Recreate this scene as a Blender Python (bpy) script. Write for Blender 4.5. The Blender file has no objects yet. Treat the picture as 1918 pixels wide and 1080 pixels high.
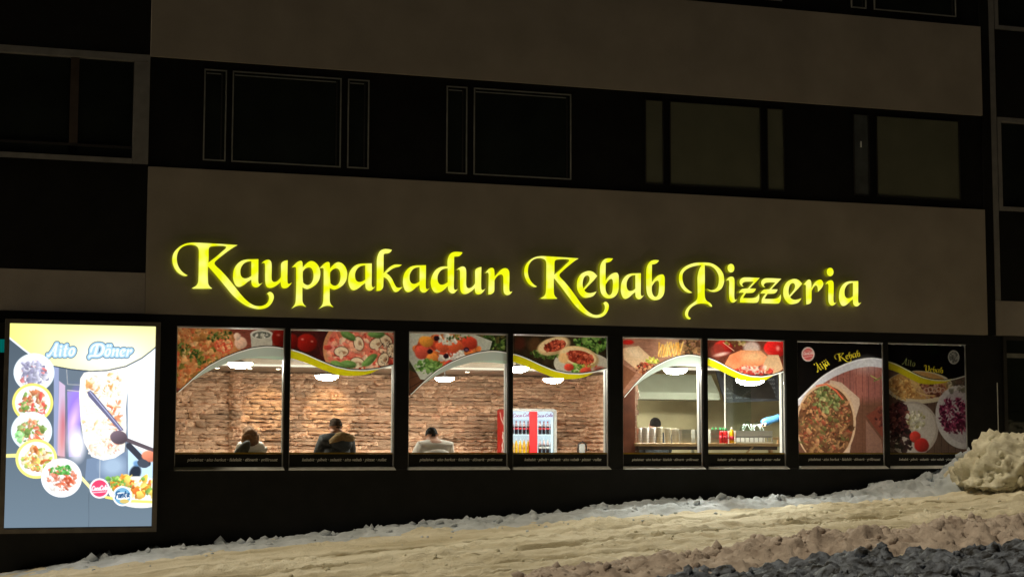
import bpy, bmesh, math, random
from mathutils import noise as mnoise
import numpy as np
from mathutils import Vector, Matrix
from mathutils.geometry import tessellate_polygon

scene = bpy.context.scene
COL = scene.collection
random.seed(7)

# ------------------------------------------------------------------ camera
CAM_D, CAM_Z = 23.0, 2.0                      # metres in front of the facade / height
F_PX, YAW, PITCH, ROLL = 3153.47, 0.313403, 0.0925458, 0.0020379
cam_d = bpy.data.cameras.new('camera')
cam_d.sensor_width = 36.0
cam_d.lens = F_PX / 1918.0 * 36.0
cam_d.clip_start = 0.1
cam_d.clip_end = 1000.0
cam = bpy.data.objects.new('camera', cam_d)
COL.objects.link(cam)
_fw = Vector((math.sin(YAW) * math.cos(PITCH), math.cos(YAW) * math.cos(PITCH), math.sin(PITCH)))
cam.matrix_world = (Matrix.Translation((0, -CAM_D, CAM_Z)) @ _fw.to_track_quat('-Z', 'Y').to_matrix().to_4x4()
                    @ Matrix.Rotation(ROLL, 4, 'Z'))
scene.camera = cam

# ------------------------------------------------------------------ night sky, street light, exposure
SUN_EL, SUN_AZ = math.radians(64), math.radians(268)   # yellow light along the street from the left
world = bpy.data.worlds.new('World')
scene.world = world
world.use_nodes = True
wn = world.node_tree
bg = wn.nodes['Background']
sky = wn.nodes.new('ShaderNodeTexSky')
sky.sky_type = 'NISHITA'
sky.sun_disc = False
sky.sun_elevation = SUN_EL
sky.sun_rotation = SUN_AZ
glowc = wn.nodes.new('ShaderNodeMix')            # town light on low cloud warms the night sky
glowc.data_type = 'RGBA'; glowc.blend_type = 'MULTIPLY'; glowc.inputs['Factor'].default_value = 1.0
glowc.inputs['B'].default_value = (2.6, 1.55, 0.72, 1)
wn.links.new(sky.outputs[0], glowc.inputs['A'])
wn.links.new(glowc.outputs['Result'], bg.inputs[0])
bg.inputs[1].default_value = 0.00045
sun_d = bpy.data.lights.new('sun', 'SUN')
sun_d.energy = 1.7
sun_d.angle = math.radians(10)
sun_d.color = (1.0, 0.85, 0.60)
sun = bpy.data.objects.new('sun', sun_d)
COL.objects.link(sun)
_to = Vector((math.sin(SUN_AZ) * math.cos(SUN_EL), math.cos(SUN_AZ) * math.cos(SUN_EL), math.sin(SUN_EL)))
sun.matrix_world = Matrix.Translation((6, -6, 30)) @ _to.to_track_quat('Z', 'Y').to_matrix().to_4x4()
scene.view_settings.view_transform = 'Standard'
scene.view_settings.look = 'None'
scene.view_settings.exposure = 0.0
scene.view_settings.gamma = 1.0
scene.view_settings.use_curve_mapping = False
scene.cycles.use_denoising = True
scene.cycles.max_bounces = 8
scene.cycles.transparent_max_bounces = 16
scene.cycles.sample_clamp_indirect = 4.0
scene.cycles.caustics_reflective = False
scene.cycles.caustics_refractive = False

# ------------------------------------------------------------------ helpers
def at(px, py, y=0.0):
    """surveyed photo pixel -> (X, Z) in metres on the vertical plane y metres behind the facade"""
    a, b, c = px - 959.0, 540.0 - py, F_PX
    cr, sr = math.cos(ROLL), math.sin(ROLL)
    a, b = cr * a - sr * b, sr * a + cr * b
    cp, sp = math.cos(PITCH), math.sin(PITCH)
    u, f = cp * b + sp * c, cp * c - sp * b
    cy, sy = math.cos(YAW), math.sin(YAW)
    x, w = cy * a + sy * f, cy * f - sy * a
    return x / w * (CAM_D + y), u / w * (CAM_D + y) + CAM_Z

def link(o, parent=None):
    COL.objects.link(o)
    if parent is not None:
        o.parent = parent
        o.matrix_parent_inverse = Matrix.Translation(-world_loc(parent))
    return o

def world_loc(o):
    return Vector(o.get('_w', (0, 0, 0)))

def empty(name, loc=(0, 0, 0), parent=None):
    o = bpy.data.objects.new(name, None)
    link(o, parent)
    o.empty_display_size = 0.1
    o.location = loc
    o['_w'] = tuple(loc)
    return o

def tag(o, label, cat=None, group=None, kind=None):
    o['label'] = label
    if cat: o['category'] = cat
    if group: o['group'] = group
    if kind: o['kind'] = kind
    return o

def mesh(name, verts, faces, m, parent=None, smooth=False):
    me = bpy.data.meshes.new(name)
    me.from_pydata([tuple(v) for v in verts], [], [tuple(f) for f in faces])
    for x in (m if isinstance(m, (list, tuple)) else [m]):
        me.materials.append(x)
    if smooth:
        me.polygons.foreach_set('use_smooth', [True] * len(me.polygons))
    me.update()
    return link(bpy.data.objects.new(name, me), parent)

class MB:
    def __init__(s): s.v, s.f = [], []
    def add(s, v, f):
        n = len(s.v); s.v += [tuple(p) for p in v]; s.f += [tuple(i + n for i in q) for q in f]; return s
    def box(s, x0, x1, y0, y1, z0, z1):
        v = [(x, y, z) for z in (z0, z1) for y in (y0, y1) for x in (x0, x1)]
        return s.add(v, [(0, 2, 3, 1), (4, 5, 7, 6), (0, 1, 5, 4), (2, 6, 7, 3), (0, 4, 6, 2), (1, 3, 7, 5)])
    def lathe(s, cx, cy, prof, n=16, axis='z'):
        v = []
        for r, h in prof:
            for k in range(n):
                a = 2 * math.pi * k / n
                if axis == 'z': v.append((cx + r * math.cos(a), cy + r * math.sin(a), h))
                else: v.append((cx + r * math.cos(a), h, cy + r * math.sin(a)))
        f = []
        for i in range(len(prof) - 1):
            for k in range(n):
                f.append((i * n + k, i * n + (k + 1) % n, (i + 1) * n + (k + 1) % n, (i + 1) * n + k))
        f.append(tuple(range(n))[::-1]); f.append(tuple((len(prof) - 1) * n + k for k in range(n)))
        return s.add(v, f)
    def tube(s, pts, r, n=8):
        pts = [Vector(p) for p in pts]; v = []; f = []
        for i, p in enumerate(pts):
            d = (pts[min(i + 1, len(pts) - 1)] - pts[max(i - 1, 0)]).normalized()
            q = d.to_track_quat('Z', 'Y'); rr = r[i] if isinstance(r, (list, tuple)) else r
            for k in range(n):
                a = 2 * math.pi * k / n
                v.append(p + q @ Vector((rr * math.cos(a), rr * math.sin(a), 0)))
        for i in range(len(pts) - 1):
            for k in range(n): f.append((i * n + k, i * n + (k + 1) % n, (i + 1) * n + (k + 1) % n, (i + 1) * n + k))
        f.append(tuple(range(n))[::-1]); f.append(tuple((len(pts) - 1) * n + k for k in range(n)))
        return s.add(v, f)
    def build(s, name, m, parent=None, smooth=False, bevel=0):
        o = mesh(name, s.v, s.f, m, parent, smooth)
        if bevel:
            b = bmesh.new(); b.from_mesh(o.data)
            bmesh.ops.bevel(b, geom=list(b.edges), offset=bevel, segments=1, affect='EDGES', clamp_overlap=True)
            b.to_mesh(o.data); b.free()
        return o

def box(name, x0, x1, y0, y1, z0, z1, m, parent=None, bevel=0):
    return MB().box(x0, x1, y0, y1, z0, z1).build(name, m, parent, bevel=bevel)

# ------------------------------------------------------------------ numpy noise
def _hash(ix, iy, seed):
    h = (ix.astype(np.int64) * 374761393 + iy.astype(np.int64) * 668265263 + seed * 1442695041) & 0xffffffff
    h = ((h ^ (h >> 13)) * 1274126177) & 0xffffffff
    return ((h ^ (h >> 16)) & 0xffff) / 65535.0

def vnoise(x, y, seed=0):
    ix, iy = np.floor(x), np.floor(y); fx, fy = x - ix, y - iy
    fx, fy = fx * fx * (3 - 2 * fx), fy * fy * (3 - 2 * fy)
    a, b = _hash(ix, iy, seed), _hash(ix + 1, iy, seed)
    c, d = _hash(ix, iy + 1, seed), _hash(ix + 1, iy + 1, seed)
    return (a + (b - a) * fx) * (1 - fy) + (c + (d - c) * fx) * fy

def fbm(x, y, o=4, seed=0):
    s, a, t = 0, 1.0, 0
    for i in range(o):
        s = s + a * vnoise(x * 2 ** i + 17 * i, y * 2 ** i - 9 * i, seed + i); t += a; a *= 0.5
    return s / t

def lumps(x, y, seed=0):
    """rounded clods: 1 at a cell's centre, 0 at its rim, each with a height of its own"""
    ix, iy = np.floor(x), np.floor(y); best = np.full(np.shape(x), 9.0); hh = np.zeros(np.shape(x))
    for dx in (-1, 0, 1):
        for dy in (-1, 0, 1):
            cx, cy = ix + dx, iy + dy
            px_, py_ = cx + _hash(cx, cy, seed), cy + _hash(cx, cy, seed + 1)
            d = (x - px_) ** 2 + (y - py_) ** 2
            m = d < best; best = np.where(m, d, best); hh = np.where(m, _hash(cx, cy, seed + 2), hh)
    return np.sqrt(np.clip(1 - best / 0.75, 0, 1)) * hh

# ------------------------------------------------------------------ materials
def new_mat(name):
    m = bpy.data.materials.new(name); m.use_nodes = True
    return m, m.node_tree, m.node_tree.nodes['Principled BSDF']

def mat(name, c, rough=0.6, var=0.15, scale=6.0, bump=0.0, bscale=60.0, metal=0.0, spec=0.5, emit=None, es=0.0, c2=None, perobj=False, stretch=None, tight=0.18, ruts=False):
    m, t, p = new_mat(name)
    N = t.nodes; L = t.links
    p.inputs['Roughness'].default_value = rough
    p.inputs['Metallic'].default_value = metal
    p.inputs['Specular IOR Level'].default_value = spec
    co = N.new('ShaderNodeTexCoord')
    nz = N.new('ShaderNodeTexNoise'); nz.inputs['Scale'].default_value = scale; nz.inputs['Detail'].default_value = 6
    if stretch:
        mp = N.new('ShaderNodeMapping'); mp.inputs['Scale'].default_value = stretch
        L.new(co.outputs['Object'], mp.inputs['Vector']); L.new(mp.outputs[0], nz.inputs['Vector'])
    else: L.new(co.outputs['Object'], nz.inputs['Vector'])
    rp = N.new('ShaderNodeValToRGB')
    d = c2 if c2 else tuple(min(1, x * (1 + var)) for x in c)
    e = c if c2 else tuple(x * (1 - var) for x in c)
    rp.color_ramp.elements[0].position = 0.5 - tight; rp.color_ramp.elements[1].position = 0.5 + tight
    rp.color_ramp.elements[0].color = (*e, 1); rp.color_ramp.elements[1].color = (*d, 1)
    L.new(nz.outputs['Fac'], rp.inputs['Fac'])
    out = rp.outputs['Color']
    if perobj:
        oi = N.new('ShaderNodeObjectInfo'); hs = N.new('ShaderNodeHueSaturation'); mr = N.new('ShaderNodeMapRange')
        mr.inputs['To Min'].default_value = 0.72; mr.inputs['To Max'].default_value = 1.18
        L.new(oi.outputs['Random'], mr.inputs['Value']); L.new(mr.outputs[0], hs.inputs['Value'])
        L.new(out, hs.inputs['Color']); out = hs.outputs['Color']
    if ruts:                                     # sand and dirt pressed into the wheel ruts
        sx = N.new('ShaderNodeSeparateXYZ'); L.new(co.outputs['Object'], sx.inputs[0])
        def ma(op, a, b=None, c=None):
            n = N.new('ShaderNodeMath'); n.operation = op
            for i, q in enumerate((a, b, c)):
                if q is None: continue
                if isinstance(q, (int, float)): n.inputs[i].default_value = q
                else: L.new(q, n.inputs[i])
            return n.outputs[0]
        tt = ma('MULTIPLY_ADD', ma('SINE', ma('MULTIPLY', sx.outputs[0], 0.35)), 0.25, sx.outputs[1])
        tot = None
        for c0, w0 in ((2.7, 0.26), (3.75, 0.18), (1.7, 0.10), (4.7, 0.16)):
            g0 = ma('POWER', 2.718, ma('MULTIPLY', ma('POWER', ma('DIVIDE', ma('ADD', tt, c0), w0), 2.0), -1.0))
            tot = g0 if tot is None else ma('MAXIMUM', tot, g0)
        n3 = N.new('ShaderNodeTexNoise'); n3.inputs['Scale'].default_value = 3.0; n3.inputs['Detail'].default_value = 8
        mp3 = N.new('ShaderNodeMapping'); mp3.inputs['Scale'].default_value = (0.35, 2.2, 1); L.new(co.outputs['Object'], mp3.inputs[0]); L.new(mp3.outputs[0], n3.inputs[0])
        br = N.new('ShaderNodeMapRange'); br.inputs['From Min'].default_value = 0.42; br.inputs['From Max'].default_value = 0.55; L.new(n3.outputs[0], br.inputs[0])
        mxr = N.new('ShaderNodeMix'); mxr.data_type = 'RGBA'; mxr.inputs['B'].default_value = (0.20, 0.16, 0.07, 1)
        L.new(ma('MULTIPLY', ma('MULTIPLY', tot, br.outputs[0]), 0.85), mxr.inputs['Factor']); L.new(out, mxr.inputs['A']); out = mxr.outputs['Result']
    L.new(out, p.inputs['Base Color'])
    if emit:
        p.inputs['Emission Color'].default_value = (*emit, 1); p.inputs['Emission Strength'].default_value = es
    if bump:
        n2 = N.new('ShaderNodeTexNoise'); n2.inputs['Scale'].default_value = bscale; n2.inputs['Detail'].default_value = 8
        L.new(co.outputs['Object'], n2.inputs['Vector'])
        b = N.new('ShaderNodeBump'); b.inputs['Strength'].default_value = bump; b.inputs['Distance'].default_value = 0.02
        L.new(n2.outputs['Fac'], b.inputs['Height']); L.new(b.outputs[0], p.inputs['Normal'])
    return m

def glow(name, c, s):
    m, t, p = new_mat(name)
    t.nodes.remove(p); e = t.nodes.new('ShaderNodeEmission')
    e.inputs[0].default_value = (*c, 1); e.inputs[1].default_value = s
    t.links.new(e.outputs[0], t.nodes['Material Output'].inputs[0]); return m

def glass(name, tint=(0.93, 0.96, 0.94), ior=1.5):
    m, t, p = new_mat(name); N = t.nodes; N.remove(p)
    a = N.new('ShaderNodeBsdfTransparent'); a.inputs[0].default_value = (*tint, 1)
    g = N.new('ShaderNodeBsdfGlossy'); g.inputs['Roughness'].default_value = 0.02
    f = N.new('ShaderNodeFresnel'); f.inputs[0].default_value = ior
    ge = N.new('ShaderNodeNewGeometry'); mm = N.new('ShaderNodeMath'); mm.operation = 'MULTIPLY_ADD'   # same reflectance on both faces
    mm.inputs[1].default_value = 1.0 / ior - ior; mm.inputs[2].default_value = ior
    t.links.new(ge.outputs['Backfacing'], mm.inputs[0]); t.links.new(mm.outputs[0], f.inputs[0])
    x = N.new('ShaderNodeMixShader')
    t.links.new(f.outputs[0], x.inputs[0]); t.links.new(a.outputs[0], x.inputs[1]); t.links.new(g.outputs[0], x.inputs[2])
    t.links.new(x.outputs[0], N['Material Output'].inputs[0]); return m

def print_mat(name, mode, strength=1.0, trans=0.6, rough=0.4):
    """printed sheet: colours from the mesh's own colour attribute"""
    m, t, p = new_mat(name); N = t.nodes
    at_ = N.new('ShaderNodeVertexColor'); at_.layer_name = 'print'
    out = N['Material Output']
    if mode == 'lit':
        p.inputs['Roughness'].default_value = 0.25
        p.inputs['Base Color'].default_value = (0.02, 0.02, 0.02, 1)
        t.links.new(at_.outputs[0], p.inputs['Emission Color']); p.inputs['Emission Strength'].default_value = strength
    elif mode == 'film':
        N.remove(p)
        d = N.new('ShaderNodeBsdfDiffuse'); tr = N.new('ShaderNodeBsdfTranslucent'); x = N.new('ShaderNodeMixShader')
        g = N.new('ShaderNodeBsdfGlossy'); g.inputs['Roughness'].default_value = 0.15; y = N.new('ShaderNodeMixShader')
        x.inputs[0].default_value = trans; y.inputs[0].default_value = 0.03
        for n in (d, tr): t.links.new(at_.outputs[0], n.inputs[0])
        t.links.new(d.outputs[0], x.inputs[1]); t.links.new(tr.outputs[0], x.inputs[2])
        t.links.new(x.outputs[0], y.inputs[1]); t.links.new(g.outputs[0], y.inputs[2]); t.links.new(y.outputs[0], out.inputs[0])
    else:
        p.inputs['Roughness'].default_value = rough
        t.links.new(at_.outputs[0], p.inputs['Base Color'])
    return m

def sign_face():
    m, t, p = new_mat('yellow_sign_face'); N = t.nodes; N.remove(p)
    e = N.new('ShaderNodeEmission'); e.inputs[1].default_value = 1.08
    co = N.new('ShaderNodeTexCoord'); nz = N.new('ShaderNodeTexNoise'); nz.inputs['Scale'].default_value = 5.0; nz.inputs['Detail'].default_value = 1
    rp = N.new('ShaderNodeValToRGB'); rp.color_ramp.elements[0].position = .40; rp.color_ramp.elements[1].position = .66
    rp.color_ramp.elements[0].color = (0.86, 0.90, 0.008, 1); rp.color_ramp.elements[1].color = (0.95, 0.96, 0.20, 1)
    t.links.new(co.outputs['Object'], nz.inputs[0]); t.links.new(nz.outputs[0], rp.inputs[0]); t.links.new(rp.outputs[0], e.inputs[0])
    t.links.new(e.outputs[0], N['Material Output'].inputs[0]); return m

M = dict(
    sash=mat('grey_sash', (0.36, 0.35, 0.33), 0.45, 0.1, 10),
    whitewall=mat('white_wall_paint', (0.78, 0.76, 0.72), 0.8, 0.05, 3),
    paleboard=mat('pale_board', (0.45, 0.42, 0.38), 0.9, 0.1, 4),
    pinkneck=mat('pale_bottle_neck', (0.62, 0.42, 0.46), 0.2, 0.1, 8),
    cream=mat('cream_plaster', (0.31, 0.265, 0.215), 0.9, 0.12, 1.3, 0.25, 90),
    cream2=mat('grey_concrete', (0.34, 0.30, 0.27), 0.9, 0.15, 1.5, 0.25, 70),
    band=mat('dark_cladding', (0.007, 0.0065, 0.006), 0.8, 0.25, 3, 0.1, 40, spec=0.2),
    black=mat('black_cladding', (0.008, 0.008, 0.008), 0.55, 0.3, 4, 0.05, 30, spec=0.25),
    frame=mat('pale_window_frame', (0.22, 0.22, 0.20), 0.5, 0.15, 10),
    darkframe=mat('dark_window_frame', (0.02, 0.017, 0.015), 0.5, 0.2, 10),
    post=mat('pale_balcony_frame', (0.20, 0.19, 0.18), 0.7, 0.15, 5),
    dpane=mat('dark_window_glass', (0.016, 0.020, 0.018), 0.06, 0.2, 2, spec=0.4),
    blind=mat('beige_blind', (0.28, 0.245, 0.175), 0.85, 0.08, 2),
    blind2=mat('grey_curtain', (0.16, 0.15, 0.16), 0.85, 0.2, 4),
    white=mat('white_frame', (0.80, 0.80, 0.77), 0.45, 0.05, 8),
    trim=mat('white_trim', (0.78, 0.77, 0.74), 0.4, 0.12, 12),
    glass=glass('shop_glass'),
    clear=glass('clear_plastic', (0.86, 0.92, 0.90), 1.45),
    yface=sign_face(),
    yside=glow('yellow_sign_side', (0.62, 0.64, 0.010), 0.28),  # glowing sides imitate the bloom around the lit letters
    boxframe=mat('dull_metal_frame', (0.16, 0.14, 0.12), 0.45, 0.15, 8, metal=0.4),
    lit=print_mat('lit_print', 'lit', 1.32),
    film=print_mat('window_film', 'film', trans=0.8),
    board=print_mat('printed_board', 'opaque'),
    wall_in=mat('cream_wall', (0.52, 0.45, 0.33), 0.85, 0.08, 3),
    kitchen=mat('olive_tiles', (0.52, 0.46, 0.27), 0.4, 0.12, 2.5),
    ceil=mat('ceiling_paint', (0.40, 0.34, 0.27), 0.9, 0.06, 2),
    floor=mat('brown_floor', (0.16, 0.11, 0.08), 0.4, 0.2, 3),
    mortar=mat('stone_backing', (0.15, 0.09, 0.058), 0.95, 0.3, 8, 0.3, 40),
    stone=mat('ledge_stone', (0.56, 0.335, 0.215), 0.9, 0.3, 9, 0.6, 45, c2=(0.84, 0.60, 0.42), perobj=True),
    lamp=glow('lamp_glass', (1.0, 0.93, 0.82), 280.0),
    spot=glow('spot_glass', (1.0, 0.85, 0.62), 20.0),
    led=glow('led_strip', (1.0, 0.86, 0.68), 1.3),
    wood=mat('pale_wood', (0.46, 0.29, 0.14), 0.55, 0.2, 7, c2=(0.58, 0.40, 0.21)),
    redwood=mat('red_brown_wood', (0.17, 0.045, 0.018), 0.6, 0.3, 5),
    darkwood=mat('dark_wood', (0.05, 0.03, 0.02), 0.5, 0.3, 6),
    steel=mat('stainless_steel', (0.34, 0.37, 0.29), 0.6, 0.12, 2, metal=0.1, bump=0.15, bscale=3),
    red=mat('red_enamel', (0.62, 0.012, 0.014), 0.35, 0.1, 4),
    redlit=mat('red_lit_strip', (0.55, 0.004, 0.008), 0.4, 0.05, 4, emit=(0.9, 0.005, 0.02), es=0.2),
    fridge_in=mat('fridge_liner', (0.75, 0.80, 0.88), 0.5, 0.03, 4, emit=(0.72, 0.85, 1.0), es=0.35),
    fled=glow('fridge_light', (0.85, 0.93, 1.0), 1.6),
    grey=mat('pale_grey_plastic', (0.32, 0.32, 0.31), 0.4, 0.05, 4),
    cola=mat('cola_bottle', (0.02, 0.012, 0.02), 0.12, 0.2, 8),
    orange=mat('orange_drink_bottle', (0.85, 0.45, 0.02), 0.15, 0.1, 8),
    label_red=mat('red_label', (0.65, 0.03, 0.05), 0.4, 0.1, 8),
    label_pale=mat('pale_label', (0.75, 0.70, 0.72), 0.4, 0.1, 8),
    green=mat('green_cap', (0.02, 0.30, 0.08), 0.4, 0.1, 8),
    yellow=mat('yellow_oil', (0.80, 0.42, 0.01), 0.2, 0.15, 8),
    cup=mat('white_cups', (0.82, 0.77, 0.74), 0.5, 0.05, 10),
    cup2=mat('beige_cups', (0.52, 0.47, 0.36), 0.5, 0.08, 10),
    skin=mat('skin', (0.48, 0.27, 0.19), 0.55, 0.1, 10),
    jacket=mat('dark_jacket', (0.022, 0.026, 0.028), 0.7, 0.4, 8, 0.5, 25),
    fur=mat('tan_fur', (0.20, 0.12, 0.045), 0.95, 0.4, 30, 0.9, 60, c2=(0.30, 0.20, 0.08)),
    shirt=mat('white_shirt', (0.72, 0.68, 0.62), 0.8, 0.06, 6, 0.4, 14),
    hair_d=mat('dark_hair', (0.012, 0.010, 0.009), 0.7, 0.4, 30, 0.6, 80, spec=0.15),
    hair_b=mat('brown_hair', (0.05, 0.03, 0.017), 0.7, 0.4, 30, 0.6, 80, spec=0.15),
    hair_l=mat('light_brown_hair', (0.20, 0.10, 0.045), 0.75, 0.35, 25, 0.7, 70, spec=0.15),
    trousers=mat('dark_trousers', (0.02, 0.022, 0.03), 0.8, 0.2, 10),
    bluefab=mat('blue_glove', (0.045, 0.16, 0.38), 0.5, 0.12, 12),
    coat=mat('olive_coat', (0.022, 0.02, 0.008), 0.8, 0.4, 12),
    snow=mat('cool_tinted_snow', (0.42, 0.47, 0.52), 0.85, 0.1, 3.2, 0.8, 70, c2=(0.68, 0.74, 0.82)),  # bluish grey tint stands in for cool light along the wall
    snowpath=mat('sanded_snow', (0.52, 0.46, 0.32), 0.85, 0.1, 3.2, 1.0, 40, c2=(0.80, 0.75, 0.61), stretch=(0.12, 1.0, 1.0), ruts=True),  # sand colour whose yellow also carries the warm street light
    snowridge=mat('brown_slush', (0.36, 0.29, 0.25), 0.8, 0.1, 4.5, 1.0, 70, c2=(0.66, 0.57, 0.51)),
    snowpile=mat('warm_tinted_snow', (0.54, 0.50, 0.36), 0.85, 0.1, 4.5, 1.0, 60, c2=(0.84, 0.81, 0.66)),  # yellow tint puts the warm street light into the snow colour
    snowroad=mat('frozen_slush', (0.004, 0.004, 0.006), 0.6, 0.1, 11.0, 1.0, 60, c2=(0.20, 0.235, 0.31), tight=0.12, stretch=(0.5, 1.0, 1.0)),  # dark slush; the blue of its flecks stands in for cool light
    asphalt=mat('asphalt', (0.045, 0.045, 0.045), 0.9, 0.2, 8, 0.3, 60),
    text=mat('grey_lettering', (0.92, 0.90, 0.86), 0.6, 0.1, 8),
    teal=glow('teal_light', (0.0, 0.30, 0.26), 0.35),
    greenled=glow('green_light', (0.10, 0.9, 0.08), 1.6),
)
# ------------------------------------------------------------------ ground and snow
PX_ = [-60, -8, -2, .5, 2.5, 4.2, 5.8, 7.7, 9.3, 11, 12.4, 13.9, 14.5, 17, 24, 80]
PZ_ = [-2.2, -.35, .12, .33, .58, .70, .82, .93, 1.05, 1.12, 1.19, 1.29, 1.37, 1.60, 2.0, 4.2]
def base_z(x, y):
    return np.interp(x, PX_, PZ_) + 0.05 * np.clip(y, -8, 0)

def sheet(name, xs, ys, zf, m, kind='structure', parent=None):
    X, Y = np.meshgrid(np.array(xs), np.array(ys)); Z = zf(X, Y)
    nx, ny = len(xs), len(ys)
    v = np.stack([X.ravel(), Y.ravel(), Z.ravel()], 1)
    i = np.arange(ny - 1)[:, None] * nx + np.arange(nx - 1)[None, :]
    f = np.stack([i, i + 1, i + nx + 1, i + nx], -1).reshape(-1, 4)
    return grid_obj(name, v, f, m, parent, kind)

def grid_obj(name, v, f, m, parent=None, kind=None, smooth=True, colors=None):
    me = bpy.data.meshes.new(name)
    me.vertices.add(len(v)); me.vertices.foreach_set('co', np.asarray(v, np.float32).ravel())
    me.loops.add(f.size); me.loops.foreach_set('vertex_index', f.astype(np.int32).ravel())
    me.polygons.add(len(f)); me.polygons.foreach_set('loop_start', np.arange(0, f.size, f.shape[1], dtype=np.int32))
    me.polygons.foreach_set('loop_total', np.full(len(f), f.shape[1], np.int32))
    me.update(calc_edges=True); me.validate()
    if smooth: me.polygons.foreach_set('use_smooth', np.ones(len(f), bool))
    me.materials.append(m)
    if colors is not None:
        a = me.color_attributes.new('print', 'FLOAT_COLOR', 'POINT')
        a.data.foreach_set('color', np.concatenate([colors, np.ones((len(colors), 1))], 1).astype(np.float32).ravel())
    o = bpy.data.objects.new(name, me); link(o, parent)
    if kind: o['kind'] = kind
    return o

def spread(a, b, step, lo, hi):
    c = list(np.arange(a, b, step))
    l = [lo + (a - lo) * (1 - (1 - k / 10) ** 2) for k in range(10)] if lo < a else []
    h = [b + (hi - b) * (k / 10) ** 2 for k in range(0, 11)] if hi > b else []
    return l + c + h

g = sheet('ground', spread(-10, 25, 2.5, -90, 100), spread(-30, 0, 2.5, -100, 60), lambda x, y: base_z(x, y) - 0.12, M['asphalt'])
tag(g, 'dark asphalt under the snow in front of the building', 'ground', kind='structure')

def path_z(x, y):
    z = base_z(x, y)
    t = y + 0.25 * np.sin(x * 0.35)
    ruts = -0.035 * np.exp(-((t + 2.7) / 0.28) ** 2) - 0.028 * np.exp(-((t + 3.75) / 0.2) ** 2) - 0.02 * np.exp(-((t + 1.7) / 0.12) ** 2)
    ruts = 1.9 * ruts * (0.35 + 1.1 * fbm(x * 1.3, y * 4, 3, 5)) + 0.03 * np.exp(-((t + 3.15) / 0.14) ** 2) * fbm(x * 2, y * 5, 3, 8)
    z = z + ruts + 0.05 * (fbm(x * 1.4, y * 3.2, 4, 1) - 0.5) + 0.028 * lumps(x * 3.4, y * 6, 3) * np.clip((fbm(x * 0.9, y * 1.6, 3, 9) - 0.5) * 8, 0, 1) + .045 * lumps(x * 9, y * 9, 13) * np.clip((fbm(x * 1.3, y * 2.2, 3, 10) - 0.47) * 6, 0, 1)
    return z + 0.012 * (fbm(x * 3.5, y * 20, 3, 4) - 0.5) + 0.05 * (fbm(x * 8, y * 9, 4, 6) - .5)
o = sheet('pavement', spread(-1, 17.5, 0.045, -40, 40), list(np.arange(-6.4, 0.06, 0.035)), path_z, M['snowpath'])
tag(o, 'pavement of packed yellowish sanded snow sloping up past the shopfront', 'pavement', kind='structure')

def road_z(x, y):
    return base_z(x, y) - 0.05 + 0.12 * lumps(x * 4, y * 4, 21) + 0.07 * lumps(x * 9, y * 9, 23) + .04 * lumps(x * 17, y * 17, 24) + 0.05 * (fbm(x * 1.2, y * 1.2, 4, 22) - 0.4)
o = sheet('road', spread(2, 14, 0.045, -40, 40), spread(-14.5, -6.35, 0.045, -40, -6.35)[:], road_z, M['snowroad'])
tag(o, 'road edge covered in dark frozen slush clods', 'road', kind='structure')

# bank shovelled against the wall
def bank_z(x, y):
    t = np.clip((0.04 - y) / 0.85, 0, 1)
    h = np.interp(x, [-2, .5, 2.5, 4.2, 5.8, 7.7, 9.3, 11, 12.4, 13.9, 14.6, 16], [0, .03, .06, .065, .085, .10, .115, .11, .10, .16, .32, .45])
    prof = np.where(t < 0.3, 0.72 + 0.28 * np.sin(t / 0.3 * 1.57), np.cos((t - 0.3) / 0.7 * 1.5708) ** 0.8)
    n = 0.35 + 0.5 * fbm(x * 1.6, y * 2.0, 3, 31) + 0.75 * lumps(x * 2.3, y * 4, 32) + 0.55 * lumps(x * 5, y * 7, 34) + .3 * lumps(x * 12, y * 14, 35)
    return base_z(x, y) - 0.03 + h * prof * n * 0.95 + 0.03 * (fbm(x * 10, y * 14, 3, 33) - .5) * prof
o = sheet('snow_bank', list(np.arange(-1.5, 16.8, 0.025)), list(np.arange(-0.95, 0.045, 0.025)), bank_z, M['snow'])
tag(o, 'low bank of cool-tinted snow piled along the foot of the black wall', 'snow bank', kind='thing')

# plough ridge between pavement and road
def ridge_z(x, y):
    c = -5.75 + 0.06 * (x - 8) + 0.2 * np.sin(x * 0.7) + 0.35 * (fbm(x * 0.9, y * 0 + 2, 2, 40) - 0.5)
    w = 0.95
    prof = np.clip(1 - np.abs((y - c) / w) ** 2.2, 0, 1)
    h = np.interp(x, [3.2, 4.6, 6.0, 8.0, 9.5, 11, 13, 17], [0, .09, .16, .18, .20, .21, .22, .24])
    n = 0.35 + 0.40 * fbm(x * 1.7, y * 1.7, 3, 41) + 0.50 * lumps(x * 2.6, y * 2.6, 42) + 0.40 * lumps(x * 6, y * 6, 43) + .30 * lumps(x * 13, y * 13, 45) + .35 * fbm(x * 5, y * 5, 4, 46)
    return base_z(x, y) - 0.08 + h * prof ** 0.8 * n * 1.05 + 0.05 * (fbm(x * 11, y * 11, 4, 44) - .5) * prof
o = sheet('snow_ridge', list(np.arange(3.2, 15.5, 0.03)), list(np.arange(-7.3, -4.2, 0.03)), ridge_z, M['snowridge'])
tag(o, 'long lumpy ridge of brownish ploughed snow beside the road', 'snow ridge', kind='thing')

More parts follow.
